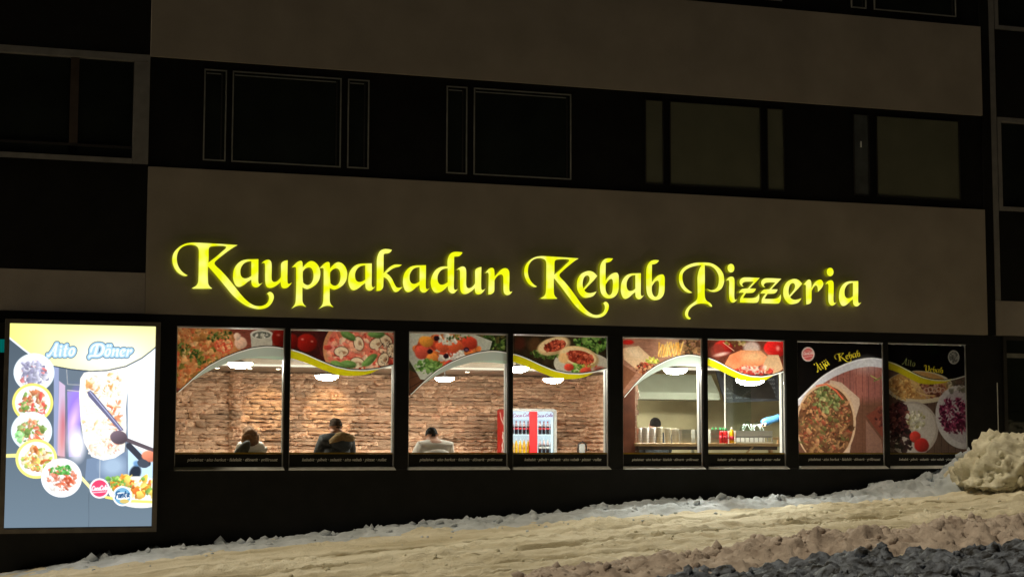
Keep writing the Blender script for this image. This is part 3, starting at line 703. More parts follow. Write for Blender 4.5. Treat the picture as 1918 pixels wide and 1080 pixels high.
class Canvas:
    """a print sampled on nx x ny points; x, y are the artwork's own drawing units"""
    def __init__(s, nx, ny, tl, tr, bl, br, bgc, vmap=None, seed=1):
        u = np.linspace(0, 1, nx)[None, :]; v = np.linspace(0, 1, ny)[:, None]
        if vmap is not None: v = v * vmap(u)
        s.u, s.v = u + 0 * v, v + 0 * u
        g_ = lambda k: (tl[k] * (1 - u) + tr[k] * u) * (1 - v) + (bl[k] * (1 - u) + br[k] * u) * v
        s.x, s.y = g_(0), g_(1)
        s.px = 0.8 * math.hypot(tr[0] - tl[0], tr[1] - tl[1]) / nx
        s.img = np.ones((ny, nx, 3)) * np.array(bgc, float); s.r = np.random.default_rng(seed)
    def put(s, a, c, al=1.0):
        a = (np.clip(a, 0, 1) * al)[..., None]
        s.img = s.img * (1 - a) + np.asarray(c, float) * a
    def ell(s, cx, cy, rx, ry, c, rot=0, al=1.0, soft=1.0, wob=0.0, shade=0.0):
        ca, sa = math.cos(rot), math.sin(rot); dx, dy = s.x - cx, s.y - cy
        p, q = (dx * ca + dy * sa) / rx, (-dx * sa + dy * ca) / ry
        rr = np.sqrt(p * p + q * q)
        if wob: rr = rr + wob * (vnoise(s.x / rx * 1.6 + cx, s.y / rx * 1.6 + cy, 3) - .5)
        a = np.clip(0.5 - (rr - 1) * min(rx, ry) / (s.px * soft), 0, 1)
        c = np.asarray(c, float)
        if shade: c = c * (1 + shade * np.clip(-(p + q) * 0.6, -1, 1))[..., None]
        s.put(a, c, al)
    def ring(s, cx, cy, r, w, c, al=1.0):
        d = np.abs(np.hypot(s.x - cx, s.y - cy) - r) - w / 2; s.put(0.5 - d / s.px, c, al)
    def sd_line(s, P):
        d = np.full(s.x.shape, 1e9)
        for (ax, ay), (bx, by) in zip(P[:-1], P[1:]):
            vx, vy = bx - ax, by - ay; L = vx * vx + vy * vy + 1e-9
            t = np.clip(((s.x - ax) * vx + (s.y - ay) * vy) / L, 0, 1)
            d = np.minimum(d, np.hypot(s.x - ax - t * vx, s.y - ay - t * vy))
        return d
    def line(s, P, w, c, al=1.0): s.put(0.5 - (s.sd_line(P) - w / 2) / s.px, c, al)
    def inside(s, conts):
        m = np.zeros(s.x.shape, bool)
        for P in conts:
            n = len(P)
            for i in range(n):
                (ax, ay), (bx, by) = P[i], P[(i + 1) % n]
                if ay == by: continue
                k = ((ay > s.y) != (by > s.y)) & (s.x < (bx - ax) * (s.y - ay) / (by - ay) + ax); m ^= k
        return m
    def poly(s, P, c, al=1.0, edge=None, ew=3):
        P = [tuple(p) for p in P]
        d = s.sd_line(P + P[:1]); d = np.where(s.inside([P]), -d, d); s.put(0.5 - d / s.px, c, al)
        if edge is not None: s.line(P + P[:1], ew, edge, al)
    def below(s, curve, c, al=1.0):
        xs, ys = zip(*curve); s.put(0.5 + (s.y - np.interp(s.x, xs, ys)) / s.px, c, al)
    def above(s, curve, c, al=1.0):
        xs, ys = zip(*curve); s.put(0.5 - (s.y - np.interp(s.x, xs, ys)) / s.px, c, al)
    def grain(s, amt, sc, seed=0, ax=1.0):
        s.img = s.img * (1 + amt * (fbm(s.x / sc, s.y / sc * ax, 4, seed) - 0.5) * 2)[..., None]
    def scatter(s, cx, cy, rx, ry, n, r0, r1, pal, rot=0, al=0.9, wob=0.5, asp=2.2, shade=0.25):
        ca, sa = math.cos(rot), math.sin(rot)
        for _ in range(n):
            t, q = s.r.random() * 6.283, math.sqrt(s.r.random())
            a, b = rx * q * math.cos(t), ry * q * math.sin(t)
            r = r0 + (r1 - r0) * s.r.random() ** 2
            s.ell(cx + a * ca - b * sa, cy + a * sa + b * ca, r, r / (1 + (asp - 1) * s.r.random()), pal[s.r.integers(len(pal))],
                  s.r.random() * 3.14, al, 1.5, wob, shade)
    def text(s, word, x, y, h, ang, fill, outline=None, gap=0.05, shear=0.0):
        """h = x-height in drawing units, baseline starts at x, y"""
        ca, sa = math.cos(ang), math.sin(ang); cur = 0.0; XH = 52.0; out = []
        for ch in word:
            if ch == ' ': cur += 0.45; continue
            um = ch in 'ÄäÖö'; base = {'Ä': 'A', 'ä': 'a', 'ö': 'o', 'Ö': 'O'}.get(ch, ch)
            cs = GL[base]; R = G[base][0]; k = {'a': 700, 'p': 722, 'u': 712, 'K': 722, 'k': 752, 'd': 856, 'n': 885, 'e': 698, 'b': 710, 'P': 757, 'i': 742, 'z': 745, 'r': 662}.get(base, 700)
            bl = R[1] + k / R[2]; lo = min(c[:, 0].min() for c, _ in cs); hi = max(c[:, 0].max() for c, _ in cs)
            xs_ = (lambda c: (c[:, 0] - lo) / XH); wd = (hi - lo) / XH
            if base == 'K': wd *= 0.66
            L = []
            for c, _ in cs: L.append(np.stack([(c[:, 0] - lo) / XH, (c[:, 1] - bl) / XH], 1))
            if um:
                top = -1.35 if base in 'ao' else -1.9
                for ox in (0.3, 0.72):
                    t = np.linspace(0, 6.283, 9)[:-1]; L.append(np.stack([ox * wd + 0.11 * np.cos(t), top + 0.13 * np.sin(t)], 1))
            for q in L:
                q = q.copy(); q[:, 0] += cur - shear * q[:, 1]
                out.append([(x + h * (a * ca - b * sa), y + h * (a * sa + b * ca)) for a, b in q])
            cur += wd + gap
        for w_, c_ in (outline or []):
            for P in out: s.line(P + P[:1], w_, c_)
        m = s.inside(out)
        d = np.full(s.x.shape, 1e9)
        for P in out: d = np.minimum(d, s.sd_line(P + P[:1]))
        s.put(0.5 - np.where(m, -d, d) / s.px, fill)
        return x + h * cur * ca, y + h * cur * sa
    def script(s, word, x, y, h, ang, c, w):
        """thin handwriting; h = x-height"""
        S = {'C': [[(.9, -1.5), (.6, -1.8), (.2, -1.5), (0, -.8), (.2, -.1), (.6, 0), (1, -.3)]], 'o': [[(.35, -1), (.05, -.7), (.05, -.2), (.35, 0), (.65, -.3), (.6, -.8), (.35, -1)]],
             'c': [[(.6, -.8), (.35, -1), (.05, -.6), (.1, -.1), (.4, 0), (.7, -.2)]], 'a': [[(.6, -.8), (.3, -1), (.05, -.5), (.2, 0), (.55, -.4), (.62, -.9), (.6, -.1), (.8, 0)]],
             'l': [[(.1, -.4), (.45, -1.7), (.3, -1.9), (.15, -1.2), (.15, -.2), (.4, 0)]], '-': [[(.1, -.5), (.5, -.5)]], 'F': [[(.15, 0), (.3, -1.7), (1, -1.75)], [(.2, -.9), (.8, -.95)]],
             'n': [[(.05, 0), (.1, -1), (.1, -.6), (.4, -1), (.55, -.7), (.55, 0)]], 't': [[(.3, -1.6), (.2, -.2), (.5, 0)], [(0, -1), (.6, -1.05)]]}
        ca, sa = math.cos(ang), math.sin(ang); cur = 0
        for ch in word:
            for st in S.get(ch, []):
                s.line([(x + h * ((a + cur - .25 * b) * ca - b * sa), y + h * ((a + cur - .25 * b) * sa + b * ca)) for a, b in st], w, c)
            cur += {'C': 1.05, 'l': .5, '-': .55, 'F': .9}.get(ch, .8)
    def emit_mesh(s, name, m, parent, pos):
        """pos(u, v) -> world points for the grid"""
        ny, nx = s.u.shape
        V = pos(s.u, s.v).reshape(-1, 3)
        i = np.arange(ny - 1)[:, None] * nx + np.arange(nx - 1)[None, :]
        f = np.stack([i, i + nx, i + nx + 1, i + 1], -1).reshape(-1, 4)
        return grid_obj(name, V, f, m, parent, None, False, lin(np.clip(s.img, 0, 255)).reshape(-1, 3))

def flat_pos(x0, x1, z1, z0, y):
    return lambda u, v: np.stack([x0 + (x1 - x0) * u, y + 0 * u, z1 + (z0 - z1) * v], -1)

# ---- the big light box on the left
BY = -0.17
LBX = [at(px, py, BY) for px, py in ((18.7, 604.5), (294.2, 611.1), (6.7, 986.7), (281, 985.3))]
bx0, bx1, bz1, bz0 = (LBX[0][0] + LBX[2][0]) / 2, (LBX[1][0] + LBX[3][0]) / 2, (LBX[0][1] + LBX[1][1]) / 2, (LBX[2][1] + LBX[3][1]) / 2
lbx = empty('light_box', ((bx0 + bx1) / 2, 0.05, bz0))
tag(lbx, 'tall backlit advertising light box reading Aito Döner with food pictures, left of the windows', 'light box')
ring('frame', bx0 - 0.055, bx1 + 0.065, bz0 - 0.075, bz1 + 0.055, 0.058, BY - 0.02, 0.045, M['boxframe'], lbx)
box('housing', bx0 - 0.05, bx1 + 0.05, BY + 0.02, 0.045, bz0 - 0.05, bz1 + 0.045, M['boxframe'], lbx)
c = Canvas(270, 380, (42, 55), (662, 70), (15, 915), (632, 912), (96, 112, 126), seed=11)
c.img += ((c.y - 600) / 860 * 38)[..., None] * np.array([.75, .9, 1.0])
arc = [(-20, 60), (40, 118), (100, 168), (150, 205), (225, 238), (300, 252), (380, 260), (450, 257), (530, 240), (600, 205), (640, 175), (690, 135)]
# kebab grill picture
c.poly([(225, 200), (535, 200), (532, 700), (340, 700), (225, 620)], (104, 118, 136))
c.poly([(225, 230), (246, 230), (240, 612), (222, 612)], (150, 162, 198))
c.poly([(246, 300), (272, 320), (268, 620), (238, 615)], (206, 184, 212)); c.ell(255, 560, 12, 70, (225, 150, 140), 0, .8, 14); c.ell(262, 480, 9, 60, (190, 80, 90), 0, .6, 10)
c.poly([(280, 345), (335, 345), (335, 620), (285, 620)], (158, 142, 214)); c.ell(312, 420, 22, 66, (156, 120, 246), .1, .9, 18); c.ell(305, 470, 16, 60, (235, 200, 255), .25, .95, 14)
c.ell(318, 570, 34, 62, (248, 246, 255), 0, 1, 16); c.poly([(285, 250), (335, 250), (335, 300), (290, 300)], (104, 118, 132)); c.line([(278, 250), (282, 315), (335, 318)], 4, (160, 165, 170)); c.line([(282, 340), (340, 346)], 5, (190, 180, 200))
c.poly([(532, 150), (690, 110), (650, 800), (530, 700)], (238, 250, 255)); c.ell(600, 420, 60, 220, (255, 255, 255), 0, .9, 40)
c.poly([(534, 560), (660, 640), (650, 760), (530, 700)], (190, 222, 246), .85); c.ell(565, 690, 24, 34, (40, 50, 66), .4, 1, 4); c.ell(572, 650, 14, 12, (90, 140, 190), 0, .8, 4)
c.poly([(360, 630), (530, 600), (530, 720), (352, 720)], (120, 140, 168)); c.ell(470, 660, 50, 40, (176, 200, 224), 0, .8, 20); c.line([(416, 632), (414, 720)], 3, (190, 200, 210))
c.line([(535, 230), (532, 700)], 5, (110, 128, 150))
# the meat
c.poly([(352, 266), (390, 258), (470, 252), (538, 240), (538, 330), (528, 420), (530, 500), (520, 600), (480, 626), (430, 636), (380, 620), (350, 560), (336, 470), (330, 360), (336, 290)], (255, 250, 240))
c.scatter(435, 320, 88, 60, 55, 5, 20, [(240, 190, 120), (226, 150, 80), (255, 250, 238), (250, 226, 190), (206, 120, 60)], 0, .75, .9, 4)
c.scatter(430, 460, 90, 110, 70, 5, 18, [(255, 255, 250), (250, 236, 210), (244, 206, 150), (255, 250, 240)], 0, .8, .9, 4)
c.scatter(480, 430, 36, 60, 36, 4, 15, [(226, 110, 70), (236, 140, 96), (246, 180, 140)], 0, .8, .9, 3)
c.scatter(480, 540, 40, 60, 34, 4, 14, [(226, 120, 100), (240, 160, 120), (214, 90, 70)], 0, .7, .9, 3)
c.scatter(430, 590, 70, 40, 40, 5, 16, [(255, 240, 220), (246, 214, 190), (255, 252, 246)], 0, .8, .9, 3)
for k in range(9): c.line([(345 + 8 * (k % 3), 300 + 36 * k), (400, 290 + 36 * k + 10 * (k % 2)), (470, 300 + 34 * k), (522, 290 + 35 * k)], 2.2, (232, 196, 150), .55)
# knife, ladle, hand
c.poly([(364, 348), (378, 340), (392, 352), (520, 510), (500, 512), (370, 366)], (108, 108, 140)); c.line([(376, 346), (508, 506)], 4, (182, 186, 222))
c.line([(535, 552), (690, 612)], 17, (96, 86, 94)); c.ell(497, 540, 37, 29, (104, 90, 100), .15, 1, 2, 0, .3)
c.line([(540, 575), (585, 622), (620, 650)], 26, (58, 62, 74)); c.ell(626, 620, 34, 24, (228, 138, 108), .2, 1, 3, .2, .2); c.ell(600, 650, 26, 18, (70, 78, 92), .3)
# upper yellow field
c.put(np.clip(0.5 - (c.y - np.interp(c.x, *zip(*arc))) / c.px, 0, 1), (250, 244, 170))
mk = np.clip(0.5 - (c.y - np.interp(c.x, *zip(*arc))) / c.px, 0, 1)
c.put(mk * np.exp(-((c.x - 470) / 190) ** 2 - ((c.y - 200) / 90) ** 2), (255, 255, 244)); c.put(mk * np.clip((200 - c.x) / 260, 0, 1), (250, 226, 96), .8)
c.put(mk * np.clip((110 - c.y) / 80, 0, 1), (226, 240, 130), .6)
c.line(arc[:5], 7, (240, 246, 250)); c.line(arc[4:], 5, (58, 70, 84))
c.text('Aito', 196, 197, 33, -0.02, (248, 253, 255), [(21, (70, 100, 128)), (14, (168, 206, 232))], 0.12, 0.22)
c.text('Döner', 372, 197, 33, 0.0, (248, 253, 255), [(21, (70, 100, 128)), (14, (168, 206, 232))], 0.10, 0.22)
# lower plate and swoosh
c.line([(10, 615), (130, 612)], 15, (252, 244, 150)); c.line([(330, 700), (380, 756), (430, 786)], 13, (250, 240, 170))
c.ell(580, 770, 130, 66, (250, 250, 240), .06); c.line([(440, 790), (520, 806), (650, 812)], 11, (248, 236, 120))
c.scatter(560, 748, 110, 42, 110, 5, 22, [(246, 190, 70), (250, 220, 110), (232, 150, 50), (255, 244, 200), (120, 170, 80), (214, 110, 50)], .06, .9, .6, 2.5)
c.scatter(480, 722, 40, 18, 26, 4, 12, [(110, 170, 70), (160, 200, 110)], 0)
for cx, cy, r, rim, pal, sd in ((142, 265, 85, (232, 244, 250), [(150, 150, 176), (206, 206, 222), (120, 118, 146), (244, 244, 250), (226, 130, 130)], 1), (136, 392, 85, (250, 236, 120), [(190, 120, 80), (226, 190, 150), (250, 246, 236), (120, 160, 80), (226, 90, 80)], 2),
    (131, 512, 85, (230, 246, 252), [(150, 180, 110), (214, 160, 120), (240, 240, 226), (232, 120, 90), (110, 140, 70)], 3), (150, 628, 86, (250, 238, 130), [(220, 160, 100), (170, 190, 90), (250, 236, 200), (200, 110, 60), (250, 226, 120)], 4), (254, 708, 85, (250, 252, 255), [(226, 150, 130), (200, 90, 60), (250, 244, 236), (214, 120, 90)], 5)):
    c.ell(cx, cy, r, r * .96, rim); c.ell(cx, cy, r * .86, r * .83, (246, 248, 248)); c.scatter(cx, cy + 4, r * .66, r * .60, 110, 5, 19, pal, 0, .9, .7, 2.5)
    if sd == 5: c.scatter(cx, cy - 32, 48, 18, 60, 3, 10, [(90, 170, 80), (130, 200, 110), (60, 140, 60)], 0)
    if sd == 1: c.scatter(cx - 12, cy - 8, 46, 38, 40, 7, 24, [(176, 176, 200), (212, 212, 226), (140, 138, 166)], .6, .8, .6, 3)
    if sd == 3: c.scatter(cx - 50, cy + 24, 18, 20, 16, 5, 13, [(150, 220, 140), (190, 240, 170)], 0)
for cx, cy, wd, col in ((413, 753, 'CocaCola', (226, 70, 110)), (510, 786, 'Fanta', (120, 176, 210))):
    c.ell(cx, cy, 42, 42, (250, 250, 252)); c.ell(cx, cy, 35, 35, col)
    if wd == 'Fanta': c.ell(cx, cy, 35, 16, (246, 250, 250)); c.ell(cx + 8, cy + 22, 20, 9, (214, 190, 110)); c.script('Fanta', cx - 32, cy + 9, 15, -.1, (30, 80, 130), 5)
    else: c.script('CocaCola', cx - 33, cy + 9, 10, -.05, (255, 240, 246), 4.5); c.line([(cx - 28, cy + 18), (cx + 28, cy + 14)], 3.5, (255, 226, 236))
c.line([(368, 770), (366, 915)], 1.6, (70, 82, 94), .8)
c.emit_mesh('print_panel', M['lit'], lbx, flat_pos(bx0, bx1, bz1, bz0, BY - 0.001))

# ---- printed window films
def curve_u(pts, xl, xr, tl, tr, bot):
    out = []
    for x, y in pts:
        u = (x - xl) / (xr - xl); t = tl + (tr - tl) * u; out.append((u, (y - t) / (bot - t)))
    return out
CL = curve_u([(78, 522), (150, 455), (230, 382), (300, 328), (400, 275), (500, 236), (600, 208), (700, 196), (760, 199), (826, 210)], 82, 822, 70, 88, 1027)
CR = curve_u([(844, 216), (900, 231), (950, 250), (1050, 295), (1150, 335), (1250, 356), (1350, 360), (1450, 348), (1552, 323)], 848, 1550, 90, 108, 1022)
SL = curve_u([(185, 440), (230, 410), (280, 380), (350, 346), (450, 308), (550, 283), (650, 270), (740, 267), (826, 270)], 82, 822, 70, 88, 1027)
SR = curve_u([(844, 278), (950, 312), (1050, 355), (1150, 392), (1230, 404), (1330, 401), (1400, 386), (1440, 362)], 848, 1550, 90, 108, 1022)
def smooth_curve(c):
    xs, ys = np.array(c).T
    uu = np.linspace(-.02, 1.02, 400); yy = np.interp(uu, xs, ys)
    k = np.ones(25) / 25; yp = np.pad(yy, 12, mode='reflect', reflect_type='odd'); yy = np.convolve(yp, k, 'valid')
    return lambda u: np.interp(u, uu, yy)
cl, cr_, sl, sr = map(smooth_curve, (CL, CR, SL, SR))
FH = ST - SB
YFILM = 0.093
def strip(name, x0, x1, f0, f1, m, parent, y, ua=0.0, ub=1.0, n=60):
    vs, fs = [], []
    for i in range(n + 1):
        u = ua + (ub - ua) * i / n; x = x0 + (x1 - x0) * u
        vs += [(x, y, ST - 0.006 - f0(u) * FH), (x, y, ST - 0.006 - max(f0(u) + 1e-4, f1(u)) * FH)]
        if i: fs.append((2 * i - 2, 2 * i - 1, 2 * i + 1, 2 * i))
    return mesh(name, vs, fs, m, parent)
def film_mat(name, c, tr):
    m, t, p = new_mat(name); N = t.nodes; N.remove(p)
    d = N.new('ShaderNodeBsdfDiffuse'); q = N.new('ShaderNodeBsdfTranslucent'); x = N.new('ShaderNodeMixShader')
    nz = N.new('ShaderNodeTexNoise'); nz.inputs['Scale'].default_value = 3; mx = N.new('ShaderNodeMix'); mx.data_type = 'RGBA'
    mx.inputs['A'].default_value = (*[v * .92 for v in c], 1); mx.inputs['B'].default_value = (*c, 1)
    t.links.new(nz.outputs[0], mx.inputs['Factor'])
    for n in (d, q): t.links.new(mx.outputs['Result'], n.inputs[0])
    x.inputs[0].default_value = tr; t.links.new(d.outputs[0], x.inputs[1]); t.links.new(q.outputs[0], x.inputs[2])
    t.links.new(x.outputs[0], N['Material Output'].inputs[0]); return m
F_SIL, F_YEL, F_BLK = film_mat('silver_film', (0.50, 0.58, 0.54), .7), film_mat('yellow_film', (0.78, 0.72, 0.01), .7), film_mat('black_film', (0.012, 0.01, 0.01), .3)
F_WHT, F_MINT, F_GOLD = film_mat('white_film', (0.88, 0.90, 0.88), .7), film_mat('mint_film', (0.55, 0.72, 0.62), .7), film_mat('gold_film', (0.26, 0.19, 0.03), .55)

def text_obj(name, s, x, y, z, width, m, parent, h):
    cu = bpy.data.curves.new(name, 'FONT'); cu.body = s; cu.shear = 0.28; cu.size = h; cu.offset = h * 0.012; cu.extrude = 0.0006
    o = bpy.data.objects.new(name, cu); COL.objects.link(o)
    me = bpy.data.meshes.new_from_object(o.evaluated_get(bpy.context.evaluated_depsgraph_get()))
    bpy.data.objects.remove(o)
    v = np.array([p.co[:] for p in me.vertices]); lo, hi = v[:, 0].min(), v[:, 0].max()
    k = width / (hi - lo)
    me.vertices.foreach_set('co', np.stack([x + (v[:, 0] - lo) * k, y - v[:, 2], z + v[:, 1] * k], 1).astype(np.float32).ravel())
    me.materials.clear(); me.materials.append(m); me.update()
    return link(bpy.data.objects.new(name, me), parent)

LW = ('leftmost', 'second', 'third', 'rightmost')
T1, T2 = 'pitaleivat · aito herkut · falafelit · dönerit · grilliruuat', 'kebabit · pihvit · salaatit · aito vebab · pizzat · rullat'
def zband(v): return ST - v * FH
V_G0, V_G1, V_T = 0.893, 0.905, 0.945
films = []
for wi, w in enumerate(WIN):
    for side in (0, 1):
        a, b_ = (w[0], w[1]) if side == 0 else (w[2], w[3])
        f = empty('window_film', ((a + b_) / 2, YFILM, SB))
        f['group'] = 'printed films on the shop windows'
        f['category'] = 'window film'
        box('text_band', a + 0.016, b_ - 0.016, YFILM - 0.001, YFILM + 0.001, SB - 0.012, zband(V_G1), M['black'], f)
        box('gold_line', a + 0.016, b_ - 0.016, YFILM - 0.001, YFILM + 0.001, zband(V_G1) + 0.0006, zband(V_G0), F_GOLD, f)
        text_obj('lettering', T1 if side == 0 else T2, a + (0.12 if side == 0 else 0.13) * (b_ - a), YFILM - 0.003, zband(V_T + 0.010), (b_ - a) * (0.83 if side == 0 else 0.80), M['text'], f, 0.07)
        films.append((f, wi, side, a, b_))
PANE = {(0, 0): ((85, 70), (822, 88), (60, 1027), (808, 1027)), (0, 1): ((848, 90), (1553, 108), (835, 1024), (1543, 1022)),
        (1, 0): ((70, 75), (765, 88), (65, 1020), (765, 1018)), (1, 1): ((793, 92), (1463, 105), (792, 1018), (1463, 1015)),
        (2, 0): ((72, 75), (652, 90), (75, 1015), (652, 1013)), (2, 1): ((683, 92), (1245, 103), (688, 1013), (1252, 1013)),
        (3, 0): ((50, 57), (568, 72), (70, 800), (575, 800)), (3, 1): ((585, 73), (1073, 78), (602, 806), (1085, 806))}
GREEN = [(70, 96, 44), (96, 128, 60), (48, 72, 30), (126, 150, 84)]
def shroom(c, x, y, r, a):
    c.ell(x, y, r, r * .72, (96, 60, 44), a, .9); c.ell(x, y, r * .9, r * .62, (240, 220, 190), a); c.ell(x + r * .2, y + r * .15, r * .5, r * .22, (150, 104, 76), a, .8, 3); c.ell(x, y + r * .5, r * .25, r * .5, (236, 214, 186), a)
def paint(wi, side):
    tl, tr, bl, br = PANE[(wi, side)]
    cf = cl if side == 0 else cr_
    if wi < 3: c = Canvas(180, 96, tl, tr, bl, br, (120, 66, 52), lambda u: cf(u) - 0.004, seed=100 + 2 * wi + side)
    else: c = Canvas(170, 220, tl, tr, bl, br, (12, 9, 8), lambda u: 0 * u + V_G0 - 0.002, seed=120 + side)
    if (wi, side) == (0, 0):
        c.img[:] = (134, 70, 58); c.grain(.25, 60, 1, 6)
        c.ell(190, 245, 330, 250, (186, 120, 72)); c.ell(190, 245, 300, 226, (206, 138, 88))
        c.scatter(190, 245, 290, 215, 420, 8, 30, [(222, 168, 112), (190, 104, 62), (236, 196, 144), (206, 92, 60), (170, 116, 60), (110, 112, 48)], 0, .85, .8)
        c.ell(400, 190, 66, 52, (226, 96, 70), .2, .95, 2, .2); c.ell(400, 190, 48, 36, (240, 170, 120), .2, .7, 3, .5); c.scatter(400, 190, 60, 44, 40, 6, 18, [(236, 120, 84), (244, 190, 140), (206, 70, 50)])
        for gx, gy in ((240, 290), (190, 245), (330, 130), (420, 120), (130, 200)): c.scatter(gx, gy, 44, 30, 22, 5, 15, GREEN)
        c.ell(520, 175, 42, 44, (238, 196, 176), .3, 1, 3, .2, .2); c.ell(496, 130, 24, 26, (240, 206, 190), 0, 1, 3, .2, .2)
        c.poly([(588, 112), (745, 112), (738, 210), (595, 215)], (196, 192, 182)); c.ell(666, 116, 80, 32, (222, 220, 212)); c.ell(666, 120, 64, 24, (110, 112, 104)); c.scatter(666, 122, 50, 18, 26, 5, 14, [(230, 230, 226), (70, 78, 66), (200, 200, 190)])
        c.ell(800, 140, 62, 64, (120, 26, 20), 0, 1, 3, .05, .35); c.ell(785, 120, 9, 6, (226, 150, 140), 0, .8, 4)
    elif (wi, side) == (0, 1):
        c.img[:] = (62, 26, 24); c.grain(.3, 50, 2)
        c.ell(955, 175, 70, 62, (140, 28, 22), 0, 1, 4, .05, .4); c.ell(850, 165, 46, 54, (120, 24, 20), 0, 1, 4, .05, .4); c.ell(925, 150, 8, 6, (236, 170, 160), 0, .9, 3); c.ell(990, 165, 7, 5, (236, 170, 160), 0, .9, 3)
        for k in range(9): c.line([(1010 + 9 * k, 105), (1050 + 3 * k, 250 + 5 * k)], 3, (96, 40, 40), .7)
        c.ell(1370, 220, 305, 250, (206, 140, 100)); c.ell(1370, 220, 280, 228, (224, 120, 100)); c.ell(1180, 210, 80, 70, (238, 150, 140), 0, .9, 10)
        c.scatter(1370, 220, 270, 215, 260, 10, 40, [(236, 170, 140), (214, 76, 62), (244, 210, 180), (226, 120, 96), (190, 60, 50)], 0, .85, .7)
        for k, (x, y) in enumerate(((1190, 235), (1310, 180), (1430, 180), (1500, 160), (1480, 290), (1300, 310), (1540, 230))): shroom(c, x, y, 52, k * 1.3)
        for k, (x, y, q) in enumerate(((1235, 125, .5), (1430, 118, 0), (1240, 322, .1), (1385, 295, -.6), (1170, 330, .3))): c.ell(x, y, 58, 26, (92, 132, 66), q, 1, 2, .3, .4); c.ell(x - 5, y - 4, 40, 8, (150, 182, 120), q, .6, 6)
        c.scatter(1500, 240, 50, 90, 26, 3, 7, [(30, 22, 18)])
    elif (wi, side) == (1, 0):
        c.img[:] = (58, 56, 36); c.grain(.4, 40, 3); c.scatter(660, 140, 110, 70, 90, 8, 26, GREEN + [(30, 40, 22), (86, 76, 40)])
        c.poly([(60, 330), (260, 420), (60, 700)], (96, 62, 44)); c.line([(60, 470), (180, 400)], 5, (50, 32, 24)); c.line([(60, 400), (130, 375)], 4, (60, 40, 30))
        c.poly([(60, 60), (500, 70), (660, 130), (640, 200), (300, 420), (150, 400), (60, 250)], (190, 194, 184)); c.ell(90, 130, 60, 60, (214, 216, 208), 0, .8, 20)
        c.scatter(340, 200, 230, 110, 90, 18, 46, [(206, 110, 56), (214, 84, 60), (226, 130, 70), (190, 70, 46)], .05, .95, .4, 1.5)
        for x, y, r, cc in ((165, 212, 58, (204, 84, 66)), (300, 172, 46, (220, 96, 62)), (398, 165, 52, (226, 100, 60)), (500, 140, 56, (196, 66, 46)), (235, 250, 44, (222, 136, 66)), (190, 135, 50, (226, 150, 60))): c.ell(x, y, r, r * .8, cc, .2, 1, 3, .25, .3)
        c.scatter(350, 120, 76, 30, 36, 8, 24, [(236, 236, 228), (214, 220, 208)]); c.scatter(390, 245, 110, 32, 50, 8, 26, [(238, 236, 232), (220, 216, 210)])
        c.scatter(205, 312, 96, 48, 120, 6, 20, [(88, 130, 60), (60, 98, 40), (120, 160, 86), (150, 184, 116)]); c.scatter(420, 100, 100, 20, 20, 5, 14, GREEN)
        for x, y in ((262, 110), (215, 204), (475, 190), (330, 236)): c.ell(x, y, 20, 17, (44, 24, 34), 0, 1, 2, .2, .3)
        c.ell(476, 192, 12, 9, (150, 110, 150), 0, .8, 3); c.ell(345, 290, 40, 20, (214, 80, 66), -.5, 1, 3, .3, .3)
    elif (wi, side) == (1, 1):
        c.img[:] = (48, 38, 26); c.grain(.4, 45, 4); c.ell(950, 160, 50, 50, (84, 56, 34), 0, .9, 10); c.ell(840, 150, 40, 45, (70, 34, 24), 0, .9, 10)
        c.ell(1300, 310, 220, 110, (192, 186, 172), .15); c.scatter(1350, 140, 120, 70, 190, 6, 22, [(88, 130, 56), (60, 98, 38), (128, 166, 84), (36, 60, 24)])
        c.scatter(1020, 225, 110, 34, 90, 5, 17, GREEN)
        for x, y, rx, ry, q in ((1080, 165, 120, 62, -.25), (1260, 245, 150, 78, .2)):
            c.ell(x, y, rx, ry, (206, 176, 130), q, 1, 3, .1, .25); c.ell(x, y - 6, rx * .86, ry * .78, (232, 206, 160), q); c.ell(x + 10, y, rx * .68, ry * .62, (150, 62, 40), q)
            c.scatter(x + 10, y, rx * .6, ry * .5, 80, 6, 20, [(190, 84, 60), (130, 46, 32), (214, 110, 84), (104, 36, 26)], q)
        c.ell(1150, 250, 36, 36, (236, 190, 130), 0, .9, 4); c.scatter(1250, 325, 50, 30, 60, 5, 18, [(110, 150, 70), (150, 186, 100), (80, 116, 46)]); c.scatter(1340, 300, 50, 30, 30, 5, 15, [(170, 180, 80), (206, 90, 66)])
        c.ell(1190, 315, 34, 26, (200, 66, 50), 0, 1, 3, .2, .3); c.ell(1310, 340, 40, 26, (206, 80, 60), 0, 1, 3, .2, .3); c.ell(1410, 330, 40, 22, (150, 62, 50), .1, .8, 6)
    elif (wi, side) == (2, 0):
        c.img[:] = (158, 112, 92); c.grain(.18, 26, 5, 5); c.ell(450, 130, 80, 60, (240, 190, 170), 0, .7, 60); c.ell(110, 105, 44, 18, (190, 40, 34), 0, 1, 3)
        c.scatter(570, 140, 90, 60, 70, 7, 26, [(96, 66, 46), (130, 96, 66), (70, 60, 36), (170, 130, 90)])
        c.poly([(76, 150), (190, 132), (300, 235), (280, 260), (170, 300), (80, 230)], (220, 186, 150)); c.ell(160, 180, 60, 30, (240, 214, 184), .5, .7, 12)
        for k in range(26): c.line([(330 + 7 * k + 6 * c.r.normal(), 215 - 25 * c.r.random()), (350 + 6 * k + 14 * c.r.normal(), 130 - 30 * c.r.random())], 9, [(244, 196, 104), (236, 170, 80), (250, 216, 136)][k % 3])
        c.scatter(245, 300, 70, 46, 90, 6, 18, [(120, 64, 44), (176, 110, 76), (90, 46, 34), (200, 150, 110), (190, 60, 48)]); c.scatter(290, 240, 50, 22, 40, 5, 15, [(196, 190, 70), (150, 170, 60), (226, 214, 110)])
